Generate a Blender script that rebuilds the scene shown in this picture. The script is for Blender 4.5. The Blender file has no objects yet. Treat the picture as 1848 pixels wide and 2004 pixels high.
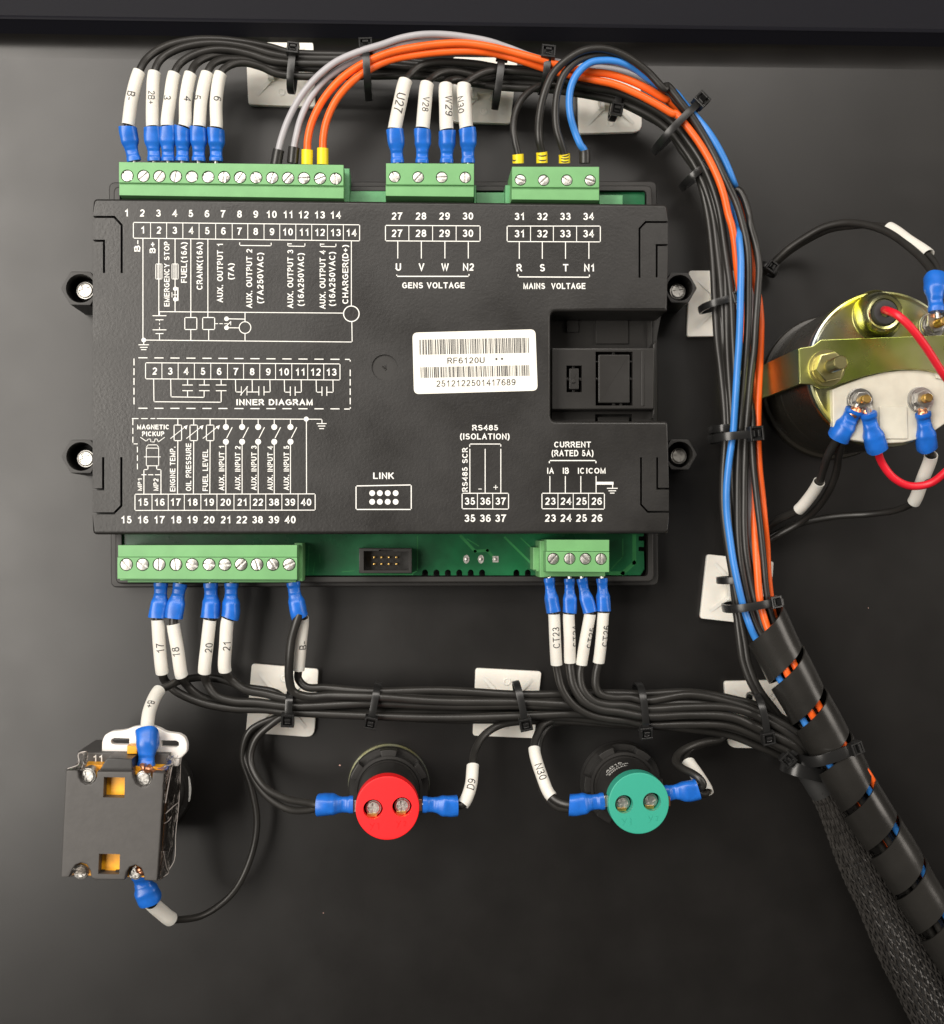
import bpy, bmesh, math, random
from mathutils import Vector, Matrix
from mathutils.geometry import tessellate_polygon
random.seed(7)
SC = bpy.context.scene
COL = SC.collection

# ------------------------------------------------------------------ camera, light, exposure
CAM_D = 470.0                      # mm from camera to the door panel
FPX = 2350.0                       # focal length in picture units (picture 1848 x 2004)
NX, NY = 795.0, 1045.0             # where the panel's normal through the camera meets the picture
YAW = math.atan((924 - NX) / FPX); PIT = math.atan((NY - 1002) / FPX)
cy, sy, cp, sp = math.cos(YAW), math.sin(YAW), math.cos(PIT), math.sin(PIT)
FWD = Vector((sy * cp, cy * cp, sp)); RGT = Vector((cy, -sy, 0)); UPV = RGT.cross(FWD)
cam_d = bpy.data.cameras.new('camera'); cam = bpy.data.objects.new('camera', cam_d); COL.objects.link(cam)
cam.location = (0, -CAM_D / 1000, 0)
cam.matrix_world = Matrix.Translation(cam.location) @ Matrix((RGT, UPV, -FWD)).transposed().to_4x4()
cam_d.sensor_fit = 'HORIZONTAL'; cam_d.sensor_width = 36; cam_d.lens = 36 * FPX / 1848
cam_d.clip_start = 0.02; cam_d.clip_end = 50
cam_d.dof.use_dof = True; cam_d.dof.focus_distance = 0.436; cam_d.dof.aperture_fstop = 14
SC.camera = cam

world = bpy.data.worlds.new('World'); SC.world = world; world.use_nodes = True
bg = world.node_tree.nodes['Background']
bg.inputs['Color'].default_value = (1.0, 0.90, 0.80, 1); bg.inputs['Strength'].default_value = 0.075

def area(name, loc, target, size, power, col):
    l = bpy.data.lights.new(name, 'AREA'); l.shape = 'RECTANGLE'; l.size, l.size_y = size
    l.energy = power; l.color = col
    o = bpy.data.objects.new(name, l); COL.objects.link(o); o.location = loc
    o.rotation_euler = (Vector(target) - Vector(loc)).to_track_quat('-Z', 'Y').to_euler()
area('ceiling_lamp_left', (-0.68, -1.0, 0.10), (-.12, 0, .0), (0.60, 1.05), 20.5, (1.0, 0.94, 0.86))
area('ceiling_lamp_top', (-0.08, -1.0, 0.74), (-.05, 0, .1), (1.3, 0.34), 11, (1.0, 0.94, 0.87))
area('ceiling_lamp_right', (1.15, -0.75, 0.30), (0, 0, 0), (0.5, 0.8), 7, (1.0, 0.92, 0.83))
SC.view_settings.view_transform = 'Standard'; SC.view_settings.look = 'None'
SC.view_settings.exposure = 0.0; SC.view_settings.gamma = 1.0

# ------------------------------------------------------------------ picture <-> place
CROPS = dict(A=(300,100,.6494),B=(1300,100,.6494),C=(2300,100,.4329),D=(340,780,.6494),E=(340,1600,.6494),
 F=(1500,780,.7035),G=(1500,1600,.7035),H=(2900,850,.6487),I=(200,2300,.6494),J=(200,2800,.4739),K=(1200,2850,.9199),
 L=(1800,2250,.7035),M=(2700,2100,.5828),N=(2900,3000,.5468),O=(2600,300,.7485),P=(2700,900,.4492),Q=(2700,1700,.4492),
 R=(1900,150,.4329),S=(900,2600,.5952),T=(1350,2950,.2976),U=(2250,2950,.3517),X=(200,1000,.21645),Y=(200,1700,.3493),
 Z=(3300,1100,.4492),V=(2100,1200,.40584),BB=(1400,2100,.70346),JJ=(2700,2800,.37879),_=(0,0,2.0438))
def c(tag, x, y):
    a, b, s = CROPS[tag]
    return ((a + x * s) / 2.0438, (b + y * s) / 2.0438)
def cs(tag, l): return l * CROPS[tag][2] / 2.0438           # a length of that survey sheet in picture units
def W(D, h):                                              # picture unit point lying h mm above the panel -> mm (x, z, h)
    v = FWD * FPX + RGT * (D[0] - 924) - UPV * (D[1] - 1002)
    t = (CAM_D - h) / v.y
    return Vector((v.x * t, v.z * t, h))
def k(h): return (CAM_D - h) / FPX
def G(p): return Vector((p[0] / 1000, -p[2] / 1000, p[1] / 1000))   # mm -> metres
def wc(tag, x, y, h): return W(c(tag, x, y), h)

# ------------------------------------------------------------------ materials
def nd(nt, typ, **kw):
    n = nt.nodes.new(typ)
    for a, b in kw.items(): setattr(n, a, b)
    return n
def mat(name, col, rough=.5, metal=0., noise=0., nscale=300., bump=0., bscale=900., rvar=0., spec=None, coat=0., sss=0., trans=0., ior=None, alpha=None, col2=None, c2scale=None):
    m = bpy.data.materials.new(name); m.use_nodes = True; nt = m.node_tree; p = nt.nodes['Principled BSDF']
    p.inputs['Base Color'].default_value = (*col, 1); p.inputs['Roughness'].default_value = rough; p.inputs['Metallic'].default_value = metal
    if spec is not None: p.inputs['Specular IOR Level'].default_value = spec
    if coat: p.inputs['Coat Weight'].default_value = coat; p.inputs['Coat Roughness'].default_value = .12
    if sss: p.inputs['Subsurface Weight'].default_value = sss; p.inputs['Subsurface Radius'].default_value = (.003, .002, .0015); p.inputs['Subsurface Scale'].default_value = 1
    if trans: p.inputs['Transmission Weight'].default_value = trans
    if ior: p.inputs['IOR'].default_value = ior
    if alpha is not None: p.inputs['Alpha'].default_value = alpha
    geo = nd(nt, 'ShaderNodeNewGeometry')
    if noise or col2:
        t = nd(nt, 'ShaderNodeTexNoise'); t.inputs['Scale'].default_value = c2scale or nscale; t.inputs['Detail'].default_value = 5
        nt.links.new(geo.outputs['Position'], t.inputs['Vector'])
        mx = nd(nt, 'ShaderNodeMix', data_type='RGBA')
        mr = nd(nt, 'ShaderNodeMapRange'); mr.inputs[1].default_value = .35; mr.inputs[2].default_value = .65
        nt.links.new(t.outputs['Fac'], mr.inputs[0]); nt.links.new(mr.outputs[0], mx.inputs[0])
        b = col2 or tuple(min(1, x * (1 + noise)) for x in col)
        a = col if col2 else tuple(x * (1 - noise) for x in col)
        mx.inputs[6].default_value = (*a, 1); mx.inputs[7].default_value = (*b, 1)
        nt.links.new(mx.outputs[2], p.inputs['Base Color'])
    if rvar:
        t = nd(nt, 'ShaderNodeTexNoise'); t.inputs['Scale'].default_value = 35; t.inputs['Detail'].default_value = 6
        nt.links.new(geo.outputs['Position'], t.inputs['Vector'])
        mr = nd(nt, 'ShaderNodeMapRange'); mr.inputs[1].default_value = .3; mr.inputs[2].default_value = .7
        mr.inputs[3].default_value = rough - rvar; mr.inputs[4].default_value = rough + rvar
        nt.links.new(t.outputs['Fac'], mr.inputs[0]); nt.links.new(mr.outputs[0], p.inputs['Roughness'])
    if bump:
        t = nd(nt, 'ShaderNodeTexNoise'); t.inputs['Scale'].default_value = bscale; t.inputs['Detail'].default_value = 3
        nt.links.new(geo.outputs['Position'], t.inputs['Vector'])
        bp = nd(nt, 'ShaderNodeBump'); bp.inputs['Strength'].default_value = 1; bp.inputs['Distance'].default_value = bump / 1000
        nt.links.new(t.outputs['Fac'], bp.inputs['Height']); nt.links.new(bp.outputs[0], p.inputs['Normal'])
    return m
M = dict(
 panel=mat('black powder coat', (.0066,.006,.0056), .36, bump=.008, bscale=800, rvar=.03, noise=.12, nscale=60, spec=.5),
 lip=mat('black powder coat lip cool reflection tint', (.0075,.0075,.0105), .55, bump=.01, bscale=1500, spec=.1),  # same paint as the panel; a cool reflection is put into the bluish colour
 cover=mat('textured black plastic', (.013,.0122,.0115), .40, bump=.055, bscale=1100, rvar=.09, noise=.12, nscale=200),
 smoothblack=mat('smooth black plastic', (.018,.017,.016), .38, bump=.02, bscale=400, rvar=.08),
 housing=mat('black housing plastic', (.014,.013,.012), .5, bump=.02, bscale=700),
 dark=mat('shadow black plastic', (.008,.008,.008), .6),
 wire=mat('black pvc insulation', (.017,.016,.0145), .40, bump=.015, bscale=500, rvar=.06, noise=.2, nscale=80),
 gray=mat('grey pvc insulation', (.36,.35,.37), .4, bump=.015, bscale=500, noise=.06, nscale=90),
 orange=mat('orange pvc insulation', (.83,.115,.012), .38, bump=.015, bscale=500, noise=.07, nscale=90),
 blue=mat('blue pvc insulation', (.035,.20,.58), .38, bump=.015, bscale=500, noise=.07, nscale=90),
 red=mat('red silicone insulation', (.62,.008,.022), .42, bump=.02, bscale=600, noise=.1, nscale=90),
 crimp=mat('blue vinyl crimp sleeve', (.010,.118,.50), .33, bump=.05, bscale=260, noise=.12, nscale=260, sss=.1),
 sleeve=mat('white marker tube', (.66,.64,.59), .5, bump=.02, bscale=350, noise=.03, nscale=120, sss=.15),
 ink=mat('black ink', (.02,.02,.022), .6),
 white=mat('white silk print', (.78,.78,.75), .55, noise=.06, nscale=1500),
 yellow=mat('yellow marker tube', (.78,.60,.01), .45, bump=.02, noise=.05),
 green=mat('green terminal plastic', (.135,.34,.13), .45, bump=.02, bscale=500, noise=.05, nscale=150, rvar=.05),
 header=mat('green header plastic', (.10,.32,.14), .4, bump=.04, bscale=300, noise=.1),
 pcb=mat('green solder mask', (.006,.10,.035), .3, bump=.02, bscale=260, noise=.35, nscale=60, rvar=.08),
 trace=mat('solder mask over copper', (.03,.19,.06), .3, noise=.2, nscale=100),
 tin=mat('tinned metal', (.52,.51,.48), .43, metal=1, bump=.12, bscale=900, rvar=.1, noise=.12, nscale=700),
 tindark=mat('screw slot metal', (.22,.22,.21), .5, metal=1),
 steel=mat('zinc plated screw', (.42,.41,.39), .33, metal=1, bump=.10, bscale=600, rvar=.08),
 bossscrew=mat('dull zinc screw', (.50,.49,.46), .42, metal=1, bump=.10, bscale=420),
 zincgold=mat('gold chromate zinc', (.62,.57,.27), .28, metal=1, bump=.03, bscale=500),
 copper=mat('bare copper', (.80,.36,.20), .35, metal=1, bump=.05, bscale=900, noise=.2),
 brass=mat('brass', (.80,.52,.16), .32, metal=1, bump=.03, bscale=900),
 zinc=mat('yellow chromate zinc', (.50,.55,.56), .30, metal=1, col2=(.60,.57,.10), c2scale=42, bump=.02, bscale=500, rvar=.07),
 zincgreen=mat('iridescent chromate bracket', (.46,.56,.10), .30, metal=1, col2=(.60,.56,.30), c2scale=34, bump=.02, bscale=500, rvar=.06),
 nylon=mat('natural nylon', (.78,.75,.69), .42, bump=.03, bscale=250, noise=.06, nscale=90, sss=.25),
 tie=mat('black nylon', (.012,.012,.012), .3, bump=.03, bscale=350, rvar=.08),
 paper=mat('white label paper', (.80,.78,.71), .5, noise=.02),
 redplastic=mat('red plastic', (.85,.006,.010), .5, bump=.015, bscale=500, sss=.05),
 greenplastic=mat('jade green plastic', (.032,.33,.235), .48, bump=.015, bscale=500, sss=.08),
 contactgrey=mat('grey contact block plastic', (.05,.047,.045), .5, bump=.03, bscale=700, noise=.06),
 amber=mat('amber plastic', (.92,.38,.008), .42, bump=.04, bscale=200, noise=.2, nscale=200, sss=.1),
 bracket=mat('white moulded bracket', (.74,.71,.68), .42, bump=.02, bscale=300, sss=.15),
 wrap=mat('black spiral wrap', (.018,.017,.0155), .27, bump=.08, bscale=120, rvar=.07, noise=.2, nscale=50),
 rubber=mat('black rubber', (.02,.02,.02), .6, bump=.03, bscale=500),
 braid=mat('black monofilament braid', (.030,.028,.026), .22, noise=.3, nscale=350),
 can=mat('black gauge can', (.02,.018,.014), .3, rvar=.08),
 gaugewhite=mat('ivory moulded plastic', (.56,.53,.45), .35, bump=.03, bscale=180, noise=.04, sss=.2),
 scuff=mat('pale pink dust speck', (.5,.3,.25), .8),
)

def film_mat():
    m = bpy.data.materials.new('clear plastic film'); m.use_nodes = True; nt = m.node_tree; nt.nodes.clear()
    o = nd(nt, 'ShaderNodeOutputMaterial'); mx = nd(nt, 'ShaderNodeMixShader'); tr = nd(nt, 'ShaderNodeBsdfTransparent'); gl = nd(nt, 'ShaderNodeBsdfGlossy')
    tr.inputs['Color'].default_value = (.93, .90, .87, 1); gl.inputs['Roughness'].default_value = .12
    lw = nd(nt, 'ShaderNodeLayerWeight'); lw.inputs['Blend'].default_value = .45
    t = nd(nt, 'ShaderNodeTexNoise'); t.inputs['Scale'].default_value = 160; geo = nd(nt, 'ShaderNodeNewGeometry'); bp = nd(nt, 'ShaderNodeBump'); bp.inputs['Distance'].default_value = .0012
    nt.links.new(geo.outputs['Position'], t.inputs['Vector']); nt.links.new(t.outputs['Fac'], bp.inputs['Height']); nt.links.new(bp.outputs[0], gl.inputs['Normal'])
    mr = nd(nt, 'ShaderNodeMapRange'); mr.inputs[3].default_value = .16; mr.inputs[4].default_value = .7
    nt.links.new(lw.outputs['Facing'], mr.inputs[0]); nt.links.new(mr.outputs[0], mx.inputs[0]); nt.links.new(tr.outputs[0], mx.inputs[1]); nt.links.new(gl.outputs[0], mx.inputs[2]); nt.links.new(mx.outputs[0], o.inputs[0]); return m
M['film'] = film_mat()
M['gloss'] = mat('film crease glint', (.62, .58, .55), .15, bump=.05, bscale=400)  # pale colour stands for glints along the film's folds

# ------------------------------------------------------------------ objects
def origin(o):
    v = Vector((0, 0, 0))
    while o is not None: v = v + o.location; o = o.parent
    return v
def tag(o, label=None, cat=None, group=None, kind=None):
    for a, b in (('label', label), ('category', cat), ('group', group), ('kind', kind)):
        if b: o[a] = b
    return o
def thing(name, label, cat, at, group=None):
    o = bpy.data.objects.new(name, None); COL.objects.link(o); o.empty_display_size = .005
    o.location = G(at); return tag(o, label, cat, group)

class MB:                                                  # collects shapes in mm (x, z, h), builds ONE mesh object
    def __init__(s): s.v = []; s.f = []
    def add(s, vs, fs):
        n = len(s.v); s.v += [Vector(q) for q in vs]; s.f += [tuple(n + i for i in f) for f in fs]
    def slab(s, poly, h0, h1, bevel=0., segs=3, holes=(), bottom=False, hole_h0=None, bevs=None):   # poly: list of (x, z) mm
        P = [Vector((q[0], q[1])) for q in poly]; bv = list(bevs) if bevs else None
        if sum(P[i].x * P[(i+1) % len(P)].y - P[(i+1) % len(P)].x * P[i].y for i in range(len(P))) < 0:
            P.reverse(); bv = bv[::-1] if bv else None
        n = len(P)
        nr = []
        for i in range(n):
            a = (P[i] - P[i-1]); b = (P[(i+1) % n] - P[i])
            a = a.normalized() if a.length > 1e-9 else Vector((1, 0)); b = b.normalized() if b.length > 1e-9 else a
            na = Vector((-a.y, a.x)); nb = Vector((-b.y, b.x)); m = na + nb
            if m.length < 1e-6: m = na
            m.normalize(); d = max(.35, m.dot(na)); nr.append(m / d)
        rings = [(0, h0)]
        if bevel:
            for j in range(segs + 1):
                t = j / segs * math.pi / 2
                rings.append((bevel * (1 - math.cos(t)), h1 - bevel + bevel * math.sin(t)))
        else: rings.append((0, h1))
        vs = []
        if bv:
            rings = [(0, 0)] + [(1 - math.cos(j/segs*math.pi/2), 1 - math.sin(j/segs*math.pi/2)) for j in range(segs+1)]
            for q, (off, dh) in enumerate(rings):
                vs += [(P[i].x + nr[i].x*off*bv[i], P[i].y + nr[i].y*off*bv[i], h0 if q == 0 else h1 - bv[i]*dh) for i in range(n)]
        else:
            for off, h in rings: vs += [(P[i].x + nr[i].x * off, P[i].y + nr[i].y * off, h) for i in range(n)]
        fs = []
        for r in range(len(rings) - 1):
            for i in range(n): fs.append((r*n + i, r*n + (i+1) % n, (r+1)*n + (i+1) % n, (r+1)*n + i))
        base = (len(rings) - 1) * n
        if holes:
            HH = []
            for H in holes:
                H = [Vector((q[0], q[1])) for q in H]
                if sum(H[i].x * H[(i+1) % len(H)].y - H[(i+1) % len(H)].x * H[i].y for i in range(len(H))) > 0: H.reverse()
                HH.append(H)
            loops = [[Vector((vs[base+i][0], vs[base+i][1], 0)) for i in range(n)]] + [[Vector((q.x, q.y, 0)) for q in H] for H in HH]
            ids = list(range(base, base + n))
            for H in HH:
                st = len(vs); m = len(H)
                vs += [(q.x, q.y, h1) for q in H]; ids += list(range(st, st + m))
                vs += [(q.x, q.y, h0 if hole_h0 is None else hole_h0) for q in H]
                for i in range(m): fs.append((st + i, st + (i+1) % m, st + m + (i+1) % m, st + m + i)[::-1])
            for t in tessellate_polygon(loops):
                a, b, d = (ids[i] for i in t)
                A, B_, D_ = vs[a], vs[b], vs[d]
                ar = (B_[0]-A[0])*(D_[1]-A[1]) - (D_[0]-A[0])*(B_[1]-A[1])
                if abs(ar) < 1e-12: continue
                fs.append((a, b, d) if ar > 0 else (a, d, b))
        else:
            fs.append(tuple(range(base, base + n)))
        if bottom: fs.append(tuple(range(n - 1, -1, -1)))
        s.add(vs, fs)
    def disc(s, ctr, r, h0, h1, bevel=0., seg=28, holes=(), ang=0, squash=1., **kw):
        s.slab([(ctr[0] + r*math.cos(ang + i*2*math.pi/seg), ctr[1] + r*squash*math.sin(ang + i*2*math.pi/seg)) for i in range(seg)], h0, h1, bevel, 3, holes, **kw)
    def ring(s, ctr, r0, r1, h0, h1, seg=32):
        vs, fs = [], []
        for i in range(seg):
            a = i*2*math.pi/seg; ca, sa = math.cos(a), math.sin(a)
            vs += [(ctr[0]+r1*ca, ctr[1]+r1*sa, h0), (ctr[0]+r1*ca, ctr[1]+r1*sa, h1), (ctr[0]+r0*ca, ctr[1]+r0*sa, h1), (ctr[0]+r0*ca, ctr[1]+r0*sa, h0)]
        for i in range(seg):
            j = (i+1) % seg
            for q in range(3): fs.append((i*4+q, j*4+q, j*4+q+1, i*4+q+1))
        s.add(vs, fs)
    def lathe(s, ctr, prof, seg=32):                        # prof: (r, h) from outside bottom to top centre
        vs, fs = [], []
        for r, h in prof:
            for i in range(seg):
                a = i*2*math.pi/seg; vs.append((ctr[0] + r*math.cos(a), ctr[1] + r*math.sin(a), h))
        for q in range(len(prof) - 1):
            for i in range(seg):
                j = (i+1) % seg; fs.append((q*seg+i, q*seg+j, (q+1)*seg+j, (q+1)*seg+i))
        if prof[-1][0] > 1e-6: fs.append(tuple((len(prof)-1)*seg + i for i in range(seg)))
        s.add(vs, fs)
    def obox(s, ctr, ax, ay, az, sx, sy_, sz, bevel=0.):     # oriented box (axes are unit vectors in mm space)
        vs = []; b = bevel
        hx, hy, hz = sx/2, sy_/2, sz/2
        for (z, q) in ((-hz, b), (-hz + b, 0), (hz - b, 0), (hz, b)) if b else ((-hz, 0), (hz, 0)):
            for (x, y) in ((-hx+q, -hy+q), (hx-q, -hy+q), (hx-q, hy-q), (-hx+q, hy-q)):
                vs.append(ctr + ax*x + ay*y + az*z)
        n = len(vs)//4; fs = [(3, 2, 1, 0)]
        for r in range(n-1):
            for i in range(4): fs.append((r*4+i, r*4+(i+1) % 4, (r+1)*4+(i+1) % 4, (r+1)*4+i))
        fs.append(tuple((n-1)*4+i for i in range(4)))
        if ax.cross(ay).dot(az) < 0: fs = [f[::-1] for f in fs]
        s.add(vs, fs)
    def tube(s, pts, r, seg=12, caps=True, rn=None, squash=None):       # r scalar or per-point list; squash: per-point thickness factor
        n = len(pts); fr = frames(pts)
        vs, fs = [], []
        for i, (p, (t, nn, bb)) in enumerate(zip(pts, fr)):
            ri = r[i] if isinstance(r, (list, tuple)) else r
            sq = squash[i] if squash else 1
            for j in range(seg):
                a = j*2*math.pi/seg
                vs.append(p + bb*(math.cos(a)*ri) + nn*(math.sin(a)*ri*sq))
        for i in range(n-1):
            for j in range(seg):
                q = (j+1) % seg; fs.append((i*seg+j, i*seg+q, (i+1)*seg+q, (i+1)*seg+j))
        if caps: fs += [tuple(range(seg-1, -1, -1)), tuple((n-1)*seg+j for j in range(seg))]
        s.add(vs, fs)
    def build(s, name, m, parent=None, kind=None, smooth=True, sharp=35, label=None, wn=None):
        wn = smooth if wn is None else wn
        o0 = origin(parent)
        me = bpy.data.meshes.new(name)
        me.from_pydata([G(q) - o0 for q in s.v], [], s.f)
        me.update()
        if smooth:
            me.shade_smooth(); me.set_sharp_from_angle(angle=math.radians(sharp))
        me.materials.append(M[m] if isinstance(m, str) else m)
        o = bpy.data.objects.new(name, me); COL.objects.link(o); o.parent = parent
        if wn:
            md = o.modifiers.new('normals', 'WEIGHTED_NORMAL'); md.keep_sharp = True; md.weight = 60
        if kind: o['kind'] = kind
        if label: o['label'] = label
        return o
EH = Vector((0, 0, 1))
def frames(pts):                                            # (tangent, normal towards the viewer side, binormal)
    n = len(pts); out = []
    for i in range(n):
        t = (pts[min(n-1, i+1)] - pts[max(0, i-1)])
        t = t.normalized() if t.length > 1e-9 else Vector((1, 0, 0))
        nn = EH - t * EH.dot(t)
        if nn.length < .15: nn = (out[-1][1] if out else Vector((0, 1, 0))); nn = nn - t*nn.dot(t)
        nn.normalize(); bb = t.cross(nn).normalized()
        if out and bb.dot(out[-1][2]) < -.3 and abs(t.dot(EH)) > .7: bb = -bb; nn = -nn
        out.append((t, nn, bb))
    return out
def spline(P, n=7):
    P = [Vector(q) for q in P]; out = []
    m = len(P)
    for i in range(m - 1):
        p1, p2 = P[i], P[i+1]; p0 = P[i-1] if i else p1*2 - p2; p3 = P[i+2] if i+2 < m else p2*2 - p1
        d1 = max(1e-6, (p1-p0).length**.5); d2 = max(1e-6, (p2-p1).length**.5); d3 = max(1e-6, (p3-p2).length**.5)
        m1 = ((p1-p0)/d1 - (p2-p0)/(d1+d2) + (p2-p1)/d2) * d2
        m2 = ((p2-p1)/d2 - (p3-p1)/(d2+d3) + (p3-p2)/d3) * d2
        for j in range(n):
            u = j/n
            out.append(p1*(2*u**3-3*u*u+1) + m1*(u**3-2*u*u+u) + p2*(-2*u**3+3*u*u) + m2*(u**3-u*u))
    out.append(P[-1]); return out
def poly(tagc, pts, h): return [tuple(wc(tagc, x, y, h)[:2]) for x, y in pts]
def rounded(pts, r, seg=4):                                 # rounded corners of a polygon given in mm
    out = []; n = len(pts); P = [Vector(q[:2]) for q in pts]
    rr = r if isinstance(r, (list, tuple)) else [r]*n
    for i in range(n):
        a, b, d = P[i-1], P[i], P[(i+1) % n]; u = (a-b); v = (d-b)
        q = min(rr[i], u.length*.45, v.length*.45)
        if q <= 0: out.append(tuple(b)); continue
        u.normalize(); v.normalize(); p0, p1 = b + u*q, b + v*q
        for j in range(seg+1):
            t = j/seg; out.append(tuple(p0*(1-t)**2 + b*2*t*(1-t) + p1*t*t))
    return out
def circ(ctr, r, seg=24, a0=0): return [(ctr[0] + r*math.cos(a0+i*2*math.pi/seg), ctr[1] + r*math.sin(a0+i*2*math.pi/seg)) for i in range(seg)]

# ------------------------------------------------------------------ lettering
def _e(cx, cy_, rx, ry, a0, a1, n=10): return [(cx + rx*math.cos(math.radians(a0 + (a1-a0)*i/n)), cy_ + ry*math.sin(math.radians(a0 + (a1-a0)*i/n))) for i in range(n+1)]
# stroke skeletons of a plain grotesque: (width, strokes); a stroke whose ends meet is closed
GL = {
 '0': (.50, [_e(.25, .5, .25, .5, 90, 450, 20)]), '1': (.50, [[(.08, .76), (.22, .86), (.31, 1), (.31, 0)]]),
 '2': (.50, [_e(.25, .73, .24, .27, 170, -35, 9) + [(.30, .36), (.10, .17), (.01, 0), (.50, 0)]]),
 '3': (.50, [_e(.24, .75, .22, .25, 165, -80, 9) + [(.18, .52)], _e(.24, .27, .26, .27, 82, -168, 11)]),
 '4': (.52, [[(.40, 0), (.40, 1), (0, .30), (.53, .30)]]), '5': (.50, [[(.46, 1), (.11, 1), (.04, .50)] + _e(.24, .31, .26, .31, 128, -165, 11)]),
 '6': (.50, [_e(.28, .72, .22, .28, 30, 120, 6) + [(.05, .78), (0, .52), (0, .34)] + _e(.25, .30, .25, .30, 180, 360, 10) + _e(.25, .30, .25, .30, 18, 150, 8)]),
 '7': (.50, [[(0, 1), (.49, 1), (.30, .66), (.18, .30), (.14, 0)]]), '8': (.50, [_e(.25, .765, .21, .235, 90, 450, 16), _e(.25, .27, .25, .27, 90, 450, 18)]),
 '9': (.50, [_e(.22, .28, .22, .28, 210, 300, 6) + [(.45, .22), (.50, .48), (.50, .66)] + _e(.25, .70, .25, .30, 0, 180, 10) + _e(.25, .70, .25, .30, 198, 330, 8)]),
 'A': (.66, [[(0, 0), (.33, 1), (.66, 0)], [(.12, .34), (.54, .34)]]), 'B': (.56, [[(0, 0), (0, 1), (.30, 1)] + _e(.30, .765, .21, .235, 90, -90, 8) + [(.03, .53)], [(.0, 0), (.30, 0)] + _e(.30, .265, .26, .265, -90, 90, 8)]),
 'C': (.66, [_e(.34, .5, .34, .5, 42, 318, 16)]), 'D': (.62, [[(0, 0), (0, 1), (.26, 1)] + _e(.26, .5, .36, .5, 90, -90, 12) + [(0, 0)]]),
 'E': (.54, [[(.54, 1), (0, 1), (0, 0), (.56, 0)], [(0, .53), (.5, .53)]]), 'F': (.50, [[(.51, 1), (0, 1), (0, 0)], [(0, .52), (.44, .52)]]),
 'G': (.70, [_e(.35, .5, .35, .5, 45, 320, 16) + [(.69, .16), (.69, .48), (.36, .48)]]), 'H': (.60, [[(0, 0), (0, 1)], [(.6, 0), (.6, 1)], [(0, .53), (.6, .53)]]),
 'I': (.06, [[(.03, 0), (.03, 1)]]), 'K': (.62, [[(0, 0), (0, 1)], [(.58, 1), (.02, .38)], [(.22, .62), (.62, 0)]]), 'L': (.50, [[(0, 1), (0, 0), (.5, 0)]]),
 'M': (.72, [[(0, 0), (0, 1), (.36, .02), (.72, 1), (.72, 0)]]), 'N': (.60, [[(0, 0), (0, 1), (.6, 0), (.6, 1)]]), 'O': (.72, [_e(.36, .5, .36, .5, 90, 450, 22)]),
 'P': (.56, [[(0, 0), (0, 1), (.30, 1)] + _e(.30, .73, .25, .27, 90, -90, 8) + [(0, .46)]]), 'R': (.60, [[(0, 0), (0, 1), (.32, 1)] + _e(.32, .74, .24, .26, 90, -90, 8) + [(0, .48)], [(.33, .46), (.62, 0)]]),
 'S': (.58, [_e(.29, .75, .26, .25, 22, 250, 9) + _e(.29, .26, .29, .26, 75, -160, 10)]), 'T': (.60, [[(0, 1), (.6, 1)], [(.3, 1), (.3, 0)]]),
 'U': (.60, [[(0, 1), (0, .32)] + _e(.3, .32, .3, .32, 180, 360, 10) + [(.6, 1)]]), 'V': (.64, [[(0, 1), (.32, 0), (.64, 1)]]), 'W': (.92, [[(0, 1), (.23, 0), (.46, .98), (.69, 0), (.92, 1)]]),
 'X': (.62, [[(0, 1), (.62, 0)], [(.62, 1), (0, 0)]]), 'Y': (.62, [[(0, 1), (.31, .45), (.31, 0)], [(.62, 1), (.31, .45)]]),
 '.': (.06, [[(.03, -.04), (.03, .06)]]), '-': (.28, [[(0, .38), (.28, .38)]]), '+': (.46, [[(0, .45), (.46, .45)], [(.23, .70), (.23, .20)]]),
 '(': (.18, [_e(.36, .42, .34, .72, 122, 238, 8)]), ')': (.18, [_e(-.18, .42, .34, .72, 58, -58, 8)]), '*': (.26, [[(.13, 1), (.13, .66)], [(0, .9), (.26, .76)], [(.26, .9), (0, .76)]]), ' ': (.16, []),
}
_TX = {}
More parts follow.
